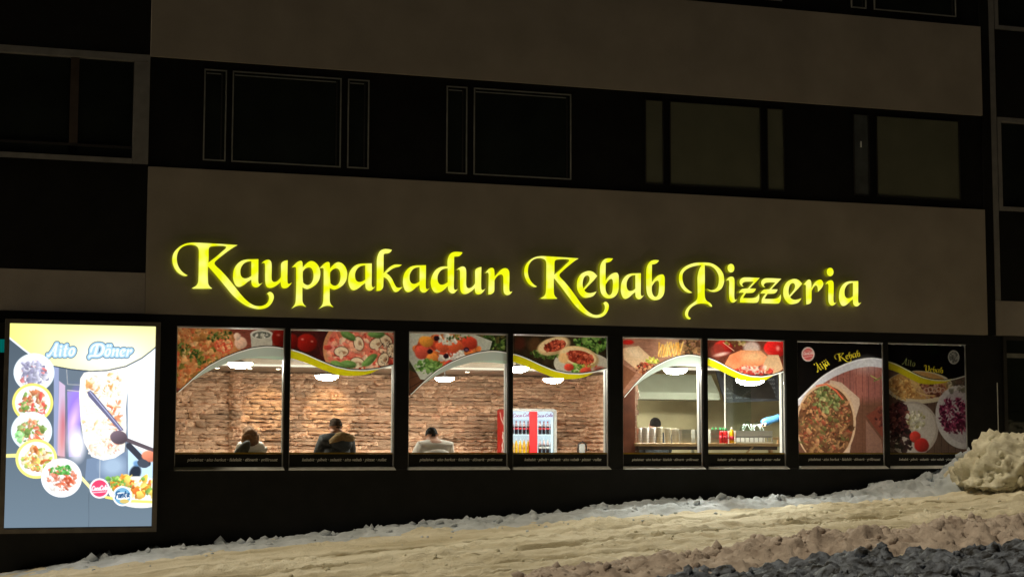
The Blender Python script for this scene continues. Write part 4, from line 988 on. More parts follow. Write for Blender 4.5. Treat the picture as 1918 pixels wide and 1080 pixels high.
        c.poly([(60, 260), (170, 330), (60, 480)], (128, 84, 62))
    elif (wi, side) == (2, 1):
        c.img[:] = (104, 52, 40); c.grain(.3, 40, 6); c.ell(800, 150, 70, 56, (190, 40, 36), 0, 1, 4, .05, .4); c.ell(760, 170, 50, 50, (140, 60, 50), 0, .8, 8); c.scatter(890, 110, 80, 24, 40, 6, 18, [(140, 130, 60), (110, 76, 46), (206, 170, 120)])
        c.ell(1010, 150, 60, 50, (226, 200, 196), 0, .9, 8); c.ell(1190, 150, 90, 64, (206, 36, 34), 0, 1, 3, .05, .4); c.ell(1205, 150, 14, 18, (244, 160, 150), 0, .8, 6); c.line([(800, 110), (880, 170)], 5, (226, 180, 160))
        c.poly([(800, 290), (850, 200), (930, 165), (1080, 170), (1130, 215), (1100, 270), (1000, 300), (880, 320)], (232, 140, 96)); c.ell(1030, 210, 90, 40, (238, 190, 146), 0, .8, 20); c.ell(880, 240, 50, 34, (240, 120, 84), -.5, .7, 14)
        c.poly([(1090, 280), (1130, 200), (1210, 200), (1245, 300), (1180, 345), (1110, 335)], (206, 166, 130)); c.scatter(1020, 310, 150, 26, 90, 8, 24, [(206, 70, 56), (226, 190, 180), (170, 50, 44), (236, 130, 110)])
        c.ell(790, 195, 50, 12, (236, 214, 206), -.2, .8, 5)
    elif wi == 3:
        k = lambda x, y: ((1495 + x / 5.812 - 1480) * 3.176, (635 + y / 5.812 - 620) * 3.176)
        top = [(PANE[(3, side)][0][0] + u * (PANE[(3, side)][1][0] - PANE[(3, side)][0][0]) + 8, PANE[(3, side)][0][1] + u * 8 + float(cf(u)) * 735) for u in np.linspace(0, 1, 30)]
        if side == 0:
            pl = Canvas.below; c.below(top, (150, 92, 84))
            wd = 0.5 + 0.5 * np.sin(c.x / 7.2) ** 8
            bd = np.clip(0.5 + (c.y - np.interp(c.x, *zip(*top))) / c.px, 0, 1)
            c.put(bd * (vnoise(c.x / 38, c.y * 0 + 1, 5) > .5), (172, 104, 92), .7); c.put(bd * (np.abs((c.x + 8) % 38 - 19) > 17.6), (88, 46, 42)); c.put(bd * vnoise(c.x / 3, c.y / 60, 6), (120, 72, 64), .4)
            c.put(bd * np.clip((c.y - 380) / 60, 0, 1), (92, 62, 46), .85)
            rib = [(x, y + 46 + 10 * (x - 50) / 500) for x, y in top]
            c.put(bd * np.clip(0.5 - (c.y - np.interp(c.x, *zip(*rib))) / c.px, 0, 1), (198, 194, 204)); c.line(top, 4, (16, 12, 12)); c.line([(x, y + 7) for x, y in top], 6, (240, 236, 240)); c.ell(470, 195, 40, 26, (250, 250, 252), 0, .5, 40)
            c.poly([(250, 285), (320, 300), (430, 395), (432, 430), (405, 520), (390, 600), (370, 720), (240, 720)], (188, 158, 138)); c.ell(230, 540, 178, 236, (196, 160, 130), .02); c.ell(228, 545, 166, 224, (96, 62, 42), .02)
            c.scatter(225, 545, 160, 215, 700, 6, 21, [(120, 84, 56), (86, 52, 34), (150, 110, 72), (66, 42, 28), (84, 82, 44), (170, 120, 84), (128, 60, 44)], .02, .85, .8, 3)
            c.scatter(235, 400, 80, 80, 90, 6, 18, [(96, 104, 60), (120, 126, 80), (70, 76, 40), (150, 140, 96)]); c.line([(170, 320), (230, 310), (290, 350), (330, 400)], 9, (214, 100, 70), .9)
            c.poly([(470, 500), (560, 440), (590, 440), (590, 640), (560, 620)], (110, 56, 44)); c.poly([(468, 520), (560, 640), (580, 740), (470, 740)], (128, 92, 78)); c.line([(500, 260), (545, 285)], 6, (170, 170, 90)); c.line([(520, 292), (570, 270)], 8, (110, 110, 60))
            c.scatter(560, 500, 40, 60, 40, 6, 18, [(84, 40, 36), (120, 66, 54), (60, 30, 28)])
            c.ell(118, 130, 39, 43, (232, 210, 204)); c.ell(118, 130, 32, 36, (214, 96, 96)); c.script('CocaCola', 90, 134, 9, -.1, (246, 210, 206), 4); c.line([(95, 148), (142, 140)], 4, (244, 190, 190)); c.ell(118, 112, 20, 8, (236, 150, 146), 0, .6, 6)
            x, y = k(232, 352); c.text('Äijä', x, y, 27, -.56, (246, 226, 60), None, .06)
            x, y = k(432, 236); c.text('Kebab', x, y, 27, -.20, (222, 200, 52), None, .05)
        else:
            c.below(top, (104, 78, 66)); bd = np.clip(0.5 + (c.y - np.interp(c.x, *zip(*top))) / c.px, 0, 1); c.put(bd * (np.abs(c.x % 44 - 22) > 20.4), (62, 44, 38)); c.put(bd * vnoise(c.x / 4, c.y / 70, 16), (84, 62, 52), .5)
            c.ell(790, 330, 215, 98, (214, 196, 168), .02); c.ell(780, 320, 190, 84, (196, 146, 88), .02)
            c.scatter(690, 330, 110, 70, 150, 6, 22, [(226, 176, 104), (206, 150, 84), (240, 200, 136), (170, 116, 64)], 0, .85, .8, 4); c.scatter(860, 345, 90, 46, 130, 6, 20, [(130, 72, 56), (96, 48, 40), (166, 104, 84), (196, 150, 130)], 0, .9, .7, 3)
            for q in range(14): c.line([(720 + 5 * q, 270 + 4 * q), (760 + 6 * q, 350 + 3 * q), (800 + 7 * q, 380)], 4, (232, 190, 130), .6)
            for q in range(5): c.ring(830 + 26 * q, 350 - 6 * (q % 2), 14, 6, (206, 170, 156), .9)
            c.ell(740, 580, 165, 165, (184, 168, 158)); c.ell(745, 575, 145, 145, (206, 192, 182)); c.scatter(655, 520, 70, 90, 220, 8, 24, [(74, 38, 40), (110, 58, 56), (54, 26, 30), (140, 84, 72), (92, 44, 48)]); c.scatter(690, 650, 90, 60, 90, 8, 24, [(48, 26, 30), (70, 36, 38), (36, 18, 22)])
            c.scatter(760, 530, 60, 60, 70, 6, 18, [(220, 210, 180), (190, 180, 150), (170, 160, 110), (236, 226, 206)]); c.ell(760, 630, 34, 34, (206, 56, 46), 0, 1, 3, .1, .35); c.ell(800, 680, 46, 42, (176, 36, 34), 0, 1, 3, .1, .35)
            c.ell(1060, 510, 170, 195, (206, 196, 196), -.3); c.ell(1065, 505, 140, 165, (184, 172, 176), -.3); c.scatter(1010, 500, 100, 110, 330, 6, 20, [(110, 26, 60), (80, 16, 44), (140, 50, 84), (60, 12, 34), (166, 80, 110)], 0, .9, .8, 4)
            c.scatter(1030, 320, 70, 40, 30, 6, 20, [(96, 90, 70), (120, 112, 96), (60, 56, 44)], 0, .6)
            rib = [(x, y + max(0, 50 - max(0, (x - 780)) * .19) * (1 if x < 990 else 0)) for x, y in top]
            c.put(bd * np.clip(0.5 - (c.y - np.interp(c.x, *zip(*rib))) / c.px, 0, 1), (214, 196, 30)); c.line(top, 4, (10, 8, 8)); c.line([(x, y + 6) for x, y in top], 5, (232, 230, 222))
            c.ell(1005, 147, 36, 42, (196, 190, 184)); c.ell(1005, 147, 30, 36, (104, 100, 96)); c.scatter(1005, 147, 26, 30, 40, 3, 8, [(160, 156, 150), (60, 58, 56), (190, 186, 180)])
            x, y = k(1150, 268); c.text('Aito', x, y, 25, .16, (150, 156, 96), None, .08)
            x, y = k(1400, 342); c.text('Vebab', x, y, 25, .10, (226, 206, 52), None, .06)
    return c

LAB = {(0, 0): 'leftmost window film with a crumbly topped pizza above a silver wave', (0, 1): 'window film with mushroom and basil pizza above a yellow wave',
       (1, 0): 'window film with a tomato and lettuce salad plate above a silver wave', (1, 1): 'window film with two meat filled wraps above a yellow wave',
       (2, 0): 'window film with a rolled wrap and fries above a silver wave', (2, 1): 'window film with a toasted wrap between red tomatoes, yellow wave below',
       (3, 0): 'full height window film reading Äijä Kebab with a filled pita on planks', (3, 1): 'full height window film reading Aito Vebab with plates of fries and red cabbage'}
for f, wi, side, a, b_ in films:
    tag(f, LAB[(wi, side)])
    xa, xb = a + 0.016, b_ - 0.016
    c = paint(wi, side); c.grain(.10, 9, 77)
    if wi == 3: c.img *= 0.86 if side == 0 else 0.80
    c.emit_mesh('food_print', M['film'], f, lambda u, v: np.stack([xa + (xb - xa) * u, YFILM + 0 * u, ST - 0.006 - 0.008 - v * FH + 0.008 * v / .9], -1))
    if wi < 3:
        cf, sf_ = (cl, sl) if side == 0 else (cr_, sr)
        strip('black_line', xa, xb, lambda u: cf(u) - 0.003, lambda u: cf(u) + 0.004, F_BLK, f, YFILM - 0.0012)
        strip('white_line', xa, xb, lambda u: cf(u) + 0.004, lambda u: cf(u) + 0.013, F_WHT, f, YFILM - 0.0008, 0.02)
        if side == 0:
            strip('silver_wave', xa, xb, lambda u: cf(u) + 0.013, sf_, F_SIL, f, YFILM - 0.0004, 0.155)
            strip('mint_wave', xa, xb, lambda u: sf_(u) + 0.0006, lambda u: sf_(u) + 0.025 * max(0, min(1, (u - .62) / .3)), F_MINT, f, YFILM - 0.0004, 0.64)
        else:
            strip('yellow_wave', xa, xb, lambda u: cf(u) + 0.013, sf_, F_YEL, f, YFILM - 0.0004, 0.0, 0.85)

# ------------------------------------------------------------------ inside the restaurant
FL, CE, BW = 1.05, 3.60, 6.90                 # floor, ceiling, back wall depth
o = box('floor', X0, 20, 0.21, 7.3, FL - 0.1, FL, M['floor']); tag(o, 'brown floor of the restaurant', 'floor', kind='structure')
o = box('ceiling', X0, 20, 0.21, 7.3, CE, CE + 0.1, M['ceil']); tag(o, 'beige ceiling of the restaurant', 'ceiling', kind='structure')
o = box('wall_left', X0, X0 + 0.1, 0.21, 7.3, FL, CE, M['wall_in']); tag(o, 'cream left wall of the restaurant', 'wall', kind='structure')
o = box('wall_right', 15.5, 15.6, 0.21, 7.3, FL, CE, M['whitewall']); tag(o, 'right wall of the kitchen', 'wall', kind='structure')  # unseen wall, set close and white to bounce light onto the films
o = box('parapet_inside', X0 + 0.1, 15.49, 0.205, 0.26, FL, SB - 0.03, M['wall_in']); tag(o, 'low wall under the windows inside', 'wall', kind='structure')
bk = empty('bulkhead', (7, 5, 3.3)); tag(bk, 'lowered beige ceiling edge with a light strip along the stone wall', 'ceiling', kind='structure')
box('drop', X0 + 0.11, 11.1, 4.9, BW + 0.2, 3.29, CE - 0.003, M['ceil'], bk)
box('light_strip', X0 + 0.12, 11.1, 4.885, 4.897, 3.292, 3.325, M['led'], bk)
box('drop', 11.11, 15.49, 3.7, BW + 0.2, 3.29, CE - 0.003, M['ceil'], bk)
box('light_strip', 11.11, 13.1, 3.685, 3.697, 3.292, 3.33, M['led'], bk)

# stone feature wall
SX0, SX1 = 2.6, 11.25
sw = empty('stone_wall', (7, BW, FL)); tag(sw, 'rough tan ledge stone wall at the back of the restaurant', 'wall', kind='structure')
box('backing', SX0, SX1, BW + 0.02, BW + 0.18, FL, 3.30, M['mortar'], sw)
rng = np.random.default_rng(5)
def stone_mesh(k):
    n, mrow = 6, 3; V, Fc = [], []
    for j in range(mrow + 1):
        for i in range(n + 1):
            e = (i in (0, n)) or (j in (0, mrow))
            u, v = i / n, j / mrow
            d = (-0.95 if j == 0 else -0.25 if j == mrow else -0.5) if e else -(0.75 + 0.5 * rng.random() - .9 * (v - .5))
            V.append((u - .5 + (0 if i in (0, n) else .05 * (rng.random() - .5)) + .03 * (rng.random() - .5) * (i in (0, n)), d, v - .5 + (.40 * (rng.random() - .5) if j in (0, mrow) else .1 * (rng.random() - .5))))
    for j in range(mrow):
        for i in range(n): q = j * (n + 1) + i; Fc.append((q, q + 1, q + n + 2, q + n + 1))
    b = len(V); rim = [i for i in range(n + 1)] + [(j + 1) * (n + 1) + n for j in range(mrow)] + [mrow * (n + 1) + i for i in range(n - 1, -1, -1)] + [j * (n + 1) for j in range(mrow - 1, 0, -1)]
    V += [(V[i][0], 0.35, V[i][2]) for i in rim]
    for q in range(len(rim)): Fc.append((rim[(q + 1) % len(rim)], rim[q], b + q, b + (q + 1) % len(rim)))
    return V, Fc
SM = [stone_mesh(k) for k in range(14)]
SME = []
for V, Fc in SM:
    me = bpy.data.meshes.new('stone'); me.from_pydata(V, [], Fc); me.materials.append(M['stone']); me.update(); SME.append(me)
items = []
z = FL + 0.02
while z < 3.26:
    h = 0.050 + 0.038 * rng.random(); x = SX0 - 0.3 * rng.random()
    while x < SX1 - .02:
        L = 0.16 + 0.36 * rng.random() ** 1.3
        if SX1 - x - L < .2: L = SX1 - x
        if x > SX0 - .05 and x + L < SX1 + 0.06:
            dp = 0.045 + 0.10 * rng.random()
            if x < 4.46: dp -= 0.03
            items.append((x + L / 2, BW + 0.02, z + h / 2, L * 1.0, dp, h * 1.0))
        x += L + 0.004
    z += h
# protruding quoin strip at the left and return wall at the right
z = FL + .02
while z < 3.24:
    h = 0.05 + 0.05 * rng.random(); items.append((4.53 + .04 * rng.random(), BW - .02, z + h / 2, .20 + .06 * rng.random(), .12, h * 1.02)); z += h
vis = [i for i, q in enumerate(items) if q[2] > 1.93 and 3.3 < q[0] < 11.0]
vis = set(sorted(vis, key=lambda i: -items[i][3] * items[i][5])[:300])
mbv, mbf = [], []; nacc = 0
for i, (x, y, zz, L, dp, h) in enumerate(items):
    k = int(rng.integers(len(SM)))
    if i in vis:
        s = bpy.data.objects.new('stone', SME[k]); link(s, sw)
        s.location = (x, y, zz); s.scale = (L, dp, h); s.rotation_euler = (0, 0.03 * (rng.random() - .5), 0.12 * (rng.random() - .5))
    else:
        V, Fc = SM[k]; mbv.append(np.array(V) * (L, dp, h) + (x, y, zz)); mbf += [tuple(j + nacc for j in q) for q in Fc]; nacc += len(V)
# return wall stones (facing left)
zz = FL + .02
while zz < 3.26:
    h = .055 + .04 * rng.random(); yy = 5.95
    while yy < BW:
        L = .2 + .3 * rng.random(); V, Fc = SM[int(rng.integers(len(SM)))]; q = np.array(V) * (L, .06 + .05 * rng.random(), h)
        q = np.stack([SX1 - .02 + q[:, 1], yy + L / 2 - q[:, 0], zz + h / 2 + q[:, 2]], 1); mbv.append(q); mbf += [tuple(j + nacc for j in r) for r in Fc]; nacc += len(V); yy += L
    zz += h
so = mesh('stones', np.concatenate(mbv), mbf, M['stone'], sw); so['kind'] = 'stuff'
box('return_backing', SX1 - .02, SX1 + .12, 5.95, BW + .02, FL, 3.28, M['mortar'], sw)
box('corner_trim', SX1 - .05, SX1 + .14, 5.86, 5.94, FL, 3.28, M['darkwood'], sw)
box('door_post', SX1 - .03, SX1 + .12, 4.92, 5.0, FL, 3.285, M['white'], sw)

# kitchen shell
o = box('kitchen_wall', 11.4, 15.49, 4.9, 5.0, FL, 3.285, M['kitchen']); tag(o, 'olive tiled kitchen wall behind the counter', 'wall', kind='structure')
x, zt = at(1180, 700, 0.9)
o = box('timber_post', at(1163, 700, .9)[0], at(1187, 700, .9)[0], 0.85, 1.0, FL, CE - .004, M['redwood']); tag(o, 'red-brown timber post beside the paper cups', 'post')
o = empty('stone_pillar', (at(1190, 700, 1.15)[0], 1.1, FL)); tag(o, 'narrow ragged stone pillar edge next to the red-brown post', 'pillar')
xx = at(1186, 700, 1.1)[0]; zz = FL
while zz < CE - .1:
    h = .06 + .05 * rng.random(); MB().box(xx - .05, xx + .02 + .05 * rng.random(), 1.02, 1.12, zz, zz + h - .004).build('stone', M['mortar'], o); zz += h

# pendant bowl lamps
def lamp(px, py, y, wpx, label):
    X, Z = at(px, py, y); r = wpx / 2 / (F_PX / (CAM_D + y)) * 0.97
    t = empty('ceiling_lamp', (X, y, Z)); tag(t, label, 'lamp', 'round ceiling lamps')
    MB().lathe(X, y, [(r * .3, Z - r * .36), (r * .66, Z - r * .30), (r * .9, Z - r * .14), (r, Z + r * .02), (r * .97, Z + r * .05)], 24).build('bowl', M['lamp'], t, True)
    MB().lathe(X, y, [(r * 1.02, Z + r * .06), (r * 1.02, Z + r * .11), (r * .3, Z + r * .2), (r * .12, Z + r * .3)], 24).build('cap', M['grey'], t, True)
    MB().lathe(X, y, [(.012, Z + r * .3), (.012, CE - .002)], 8).build('stem', M['grey'], t)
lamp(450, 681, 2.2, 48, 'round lit ceiling lamp under the silver wave in the leftmost window')
lamp(612, 704, 4.0, 46, 'round lit ceiling lamp behind the mushroom pizza window film')
lamp(833, 708, 4.2, 38, 'round lit ceiling lamp above the man in white')
lamp(968, 689, 2.5, 48, 'round lit ceiling lamp just behind the mullion of the wraps window')
lamp(1036, 710, 4.2, 42, 'round lit ceiling lamp above the red drinks fridge')
lamp(1265, 692, 0.8, 50, 'round lit ceiling lamp above the paper cups on the counter')
lamp(1405, 711, 1.5, 62, 'wide lit ceiling lamp in front of the chalk menu board')
for k, (px, py, y) in enumerate(((407, 697, 5.6), (468, 697, 5.6), (521, 698, 5.6), (640, 700, 5.6), (875, 704, 5.6), (975, 705, 5.6))):
    X, Z = at(px, py, y)
    s = empty('ceiling_spot', (X, y, 3.29)); tag(s, ('small recessed spot, %s from the left, along the stone wall' % ('first', 'second', 'third', 'fourth', 'fifth', 'sixth')[k]), 'spot lamp', 'recessed ceiling spots')
    MB().lathe(X, y, [(.05, 3.2895), (.05, 3.283), (.038, 3.281)], 16).build('rim', M['grey'], s)
    MB().lathe(X, y, [(.036, 3.2805), (.03, 3.277)], 16).build('lens', M['spot'], s)
    if k in (2, 3):
        ld = bpy.data.lights.new('spot_beam', 'SPOT'); ld.energy = 110; ld.color = (1, .66, .34); ld.spot_size = math.radians(42); ld.spot_blend = .7; ld.shadow_soft_size = .03
        lo = bpy.data.objects.new('spot_beam', ld); link(lo, s); lo.location = (X, y, 3.26)
        lo.rotation_euler = (Vector((X + .02, BW, 2.55)) - Vector((X, y, 3.26))).to_track_quat('-Z', 'Y').to_euler()
# lamps hanging close behind the two full-height films
X, Z = at(1609, 690, .6)
t = empty('display_lamp', (X, .6, Z)); tag(t, 'small lamp glowing through the white wave of the Äijä Kebab film', 'lamp')
MB().box(X - .16, X + .16, .58, .615, Z - .05, Z + .05).build('tube', glow('tube_glass', (1, .90, .82), 12.0), t, bevel=.01); box('bracket', X - .012, X + .012, .59, .61, Z + .051, CE - .002, M['grey'], t)
X, Z = at(1747, 655, .16)
t = empty('indicator_lamp', (X, .2, Z)); tag(t, 'small green light glowing through the top of the Aito Vebab film', 'lamp')
MB().lathe(X, Z, [(.02, .155), (.05, .165), (.05, .18)], 16, 'y').build('lens', M['greenled'], t); box('bracket', X - .01, X + .01, .181, .20, Z - .01, CE - .002, M['grey'], t)
# ------------------------------------------------------------------ drinks fridge
FY, FD = 5.5, .68
fx0, fx1 = at(953, 800, FY)[0], at(1043, 800, FY)[0]; fzt = at(1000, 765, FY)[1]
fr = empty('drinks_fridge', ((fx0 + fx1) / 2, FY + .3, FL)); tag(fr, 'red sided double glass door drinks fridge full of bottles by the stone wall', 'fridge')
# body with rounded top right corner
def rounded(x0, x1, z0, z1, r, n=6):
    P = [(x0, z0), (x1, z0)]
    for k in range(n + 1): a = math.pi / 2 * k / n; P.append((x1 - r + r * math.cos(a), z1 - r + r * math.sin(a)))
    for k in range(n + 1): a = math.pi / 2 + math.pi / 2 * k / n; P.append((x0 + r * .5 + r * .5 * math.cos(a), z1 - r * .5 + r * .5 * math.sin(a)))
    return P
P = rounded(fx0, fx1, FL + .05, fzt, .06); n = len(P)
Pi = rounded(fx0 + .04, fx1 - .05, FL + .35, fzt - .045, .05)
V = [(x, FY, z) for x, z in P] + [(x, FY, z) for x, z in Pi] + [(x, FY + .06, z) for x, z in Pi]
fc = [(i, (i + 1) % n, n + (i + 1) % n, n + i) for i in range(n)] + [(n + i, n + (i + 1) % n, 2 * n + (i + 1) % n, 2 * n + i) for i in range(n)]
mesh('door_surround', V, fc, M['grey'], fr)
V = [(x, y, z) for y in (FY + .001, FY + FD) for x, z in P]
mesh('cabinet', V, [(i, i + n, (i + 1) % n + n, (i + 1) % n) for i in range(n)] + [tuple(range(n, 2 * n))], M['red'], fr)
mesh('liner', [(x, FY + .52, z) for x, z in Pi] + [(x, FY + .062, z) for x, z in Pi], [tuple(range(n))[::-1]] + [(i, i + n, (i + 1) % n + n, (i + 1) % n) for i in range(n)], M['fridge_in'], fr)
xm0, xm1 = at(992, 800, FY)[0], at(1006, 800, FY)[0]
box('centre_stile', xm0, xm1, FY - .02, FY + .03, FL + .35, fzt - .05, M['redlit'], fr, bevel=.006)
box('light_strip', fx1 - .085, fx1 - .062, FY + .066, FY + .09, FL + .4, fzt - .15, M['fled'], fr)
zs = at(1000, 813, FY + .2)[1]; zs2 = at(1000, 846, FY + .2)[1] - .03
for z in (zs, zs2): box('shelf', fx0 + .045, fx1 - .055, FY + .07, FY + .5, z - .012, z, M['fled'] if z == zs else M['grey'], fr)
zh0, zh1 = at(1000, 785, FY)[1], fzt - .05
c = Canvas(180, 44, (0, 0), (100, 0), (0, 22), (100, 22), (214, 226, 246))
c.script('Coca-Cola', 5, 14.5, 6.0, -.06, (150, 60, 120), 1.3); c.script('Coca-Cola', 59, 14.5, 5.6, -.06, (120, 60, 130), 1.3)
c.emit_mesh('header_sign', M['lit'], fr, flat_pos(fx0 + .045, fx1 - .06, zh1 - .02, zh0, FY + .04))
c = Canvas(60, 120, (0, 0), (40, 0), (0, 80), (40, 80), (200, 24, 26))
c.script('Coca-Cola', 27, 78, 15, -1.45, (246, 226, 222), 2.6); c.line([(10, 78), (16, 50), (26, 20), (22, 6)], 2.4, (246, 226, 222)); c.line([(34, 70), (24, 40), (32, 14)], 2.4, (246, 226, 222))
c.emit_mesh('side_print', M['board'], fr, lambda u, v: np.stack([fx0 - .003 + 0 * u, FY + FD - .03 - (FD - .06) * u, fzt - .06 - v * 1.2], -1))
for nm, (a, b_) in (('door', (fx0 + .05, xm0 - .003)), ('door', (xm1 + .003, fx1 - .055))):
    box(nm, a, b_, FY + .02, FY + .026, FL + .36, zh0 - .004, M['glass'], fr)
bot_cache = {}
def bottle(x, y, z, h, r, liquid, cap, lab, name, label, group):
    key = (round(h, 3), round(r, 3), liquid, cap, lab)
    t = empty(name, (x, y, z)); tag(t, label, 'bottle', group)
    if key not in bot_cache:
        A = MB().lathe(0, 0, [(r * .9, 0), (r, h * .04), (r, h * .34), (r * .92, h * .42), (r, h * .52), (r * .95, h * .60)], 12)
        B = MB().lathe(0, 0, [(r * 1.03, h * .36), (r * .96, h * .43), (r * 1.03, h * .51)], 12)
        C_ = MB().lathe(0, 0, [(r * .45, h * .92), (r * .45, h)], 10)
        D_ = MB().lathe(0, 0, [(r * .95, h * .602), (r * .85, h * .68), (r * .45, h * .86), (r * .38, h * .918)], 12)
        ms = []
        for q, mm in ((A, liquid), (B, lab), (C_, cap), (D_, 'pinkneck' if liquid == 'cola' else liquid)):
            me = bpy.data.meshes.new('bottle'); me.from_pydata(q.v, [], q.f); me.materials.append(M[mm]); me.polygons.foreach_set('use_smooth', [True] * len(me.polygons)); ms.append(me)
        bot_cache[key] = ms
    for nm, me in zip(('body', 'label_wrap', 'cap', 'neck'), bot_cache[key]):
        o = bpy.data.objects.new(nm, me); link(o, t); o.location = (x, y, z); o.matrix_parent_inverse = Matrix.Translation(-Vector((x, y, z)))
for row, (z, hh) in enumerate(((zs, .235), (zs2, .25))):
    for k in range(9):
        px = (958 + 7.4 * k) if k < 5 else (1010 + 7.2 * (k - 5))
        x = at(px + 1.5, 800, FY + .16)[0]
        if row == 0: bottle(x, FY + .16, z + .001, hh, .033, 'cola', 'label_red', 'label_red', 'drink_bottle', 'dark cola bottle with red label on the upper fridge shelf', 'cola bottles on the upper fridge shelf')
        elif k < 5: bottle(x, FY + .16, z + .001, hh, .033, 'orange', 'label_pale', 'yellow', 'drink_bottle', 'orange soda bottle on the lower left fridge shelf', 'orange soda bottles in the fridge')
        else: bottle(x, FY + .16, z + .001, hh, .033, 'cola', 'label_pale', 'label_pale', 'drink_bottle', 'dark bottle with pale label on the lower right fridge shelf', 'dark bottles on the lower fridge shelf')

# ------------------------------------------------------------------ tables and chairs
def table(x, y, label):
    t = empty('table', (x, y, FL)); tag(t, label, 'table')
    box('tabletop', x - .35, x + .35, y - .35, y + .35, FL + .72, FL + .75, M['wood'], t, bevel=.006)
    MB().lathe(x, y, [(.035, FL + .03), (.035, FL + .718)], 10).build('leg', M['darkframe'], t)
    MB().lathe(x, y, [(.24, FL), (.24, FL + .015), (.05, FL + .03)], 20).build('foot', M['darkframe'], t)
def chair(x, y, label):
    t = empty('chair', (x, y, FL)); tag(t, label, 'chair')
    box('seat', x - .21, x + .21, y - .2, y + .2, FL + .43, FL + .46, M['darkwood'], t, bevel=.006)
    box('backrest', x - .2, x + .2, y - .215, y - .195, FL + .58, FL + .80, M['darkwood'], t, bevel=.006)
    for sx in (-1, 1):
        for sy in (-1, 1):
            top = FL + .57 if sy < 0 else FL + .428
            box('leg', x + sx * .185 - .015, x + sx * .185 + .015, y + sy * .185 - .015, y + sy * .185 + .015, FL, FL + .428, M['darkwood'], t)
        box('back_post', x + sx * .185 - .015, x + sx * .185 + .015, y - .225, y - .216, FL + .4, FL + .8, M['darkwood'], t)
PY = 1.5
pw, pm, ps = at(470, 810, PY)[0], at(632, 800, PY)[0], at(822, 812, PY)[0]
chair(pw, PY, 'dark wooden chair under the long haired person'); table(pw, PY + .62, 'small table in front of the long haired person')
chair(pm, PY, 'dark wooden chair under the man in the hooded jacket'); table(pm, PY + .62, 'small table in front of the hooded jacket')
chair(ps, PY, 'dark wooden chair under the man in white'); table(ps, PY + .62, 'small table in front of the man in white')
tx, _ = at(1085, 830, 5.6); table(tx, 5.65, 'small table by the stone wall right of the fridge')
t = empty('napkin_dispenser', (tx, 5.45, FL + .75)); tag(t, 'dark napkin dispenser with pale front on the table right of the fridge', 'dispenser')
MB().lathe(tx, 5.45, [(.075, FL + .751), (.08, FL + .78), (.05, FL + .80)], 14).build('base', M['darkframe'], t)
box('case', tx - .06, tx + .05, 5.42, 5.50, FL + .80, FL + .97, M['grey'], t, bevel=.01)
MB().tube([(tx - .09, 5.44, FL + .82), (tx - .08, 5.44, FL + .96), (tx, 5.44, FL + 1.01), (tx + .07, 5.44, FL + .96), (tx + .08, 5.44, FL + .84), (tx + .13, 5.44, FL + .88)], .014).build('handle', M['darkframe'], t, True)

# ------------------------------------------------------------------ people
def skin_obj(name, joints, edges, m, parent, loc, rz=0.0, root=0, sub=2):
    me = bpy.data.meshes.new(name); me.from_pydata([j[0] for j in joints], edges, [])
    o = bpy.data.objects.new(name, me); COL.objects.link(o)
    sk = o.modifiers.new('s', 'SKIN'); sk.use_smooth_shade = True; GR = 1.36
    for i, j in enumerate(joints):
        r = j[1]; r = (r, r) if not isinstance(r, tuple) else r; gr = GR if max(r) > .025 else 1.1; me.skin_vertices[0].data[i].radius = (r[0] * gr, r[1] * gr)
        me.skin_vertices[0].data[i].use_root = (i == root)
    sb = o.modifiers.new('d', 'SUBSURF'); sb.levels = sub; sb.render_levels = sub
    me2 = bpy.data.meshes.new_from_object(o.evaluated_get(bpy.context.evaluated_depsgraph_get()))
    bpy.data.objects.remove(o); me2.materials.clear(); me2.materials.append(m)
    Mx = Matrix.Translation(loc) @ Matrix.Rotation(rz, 4, 'Z'); me2.transform(Mx)
    me2.polygons.foreach_set('use_smooth', [True] * len(me2.polygons))
    return link(bpy.data.objects.new(name, me2), parent)

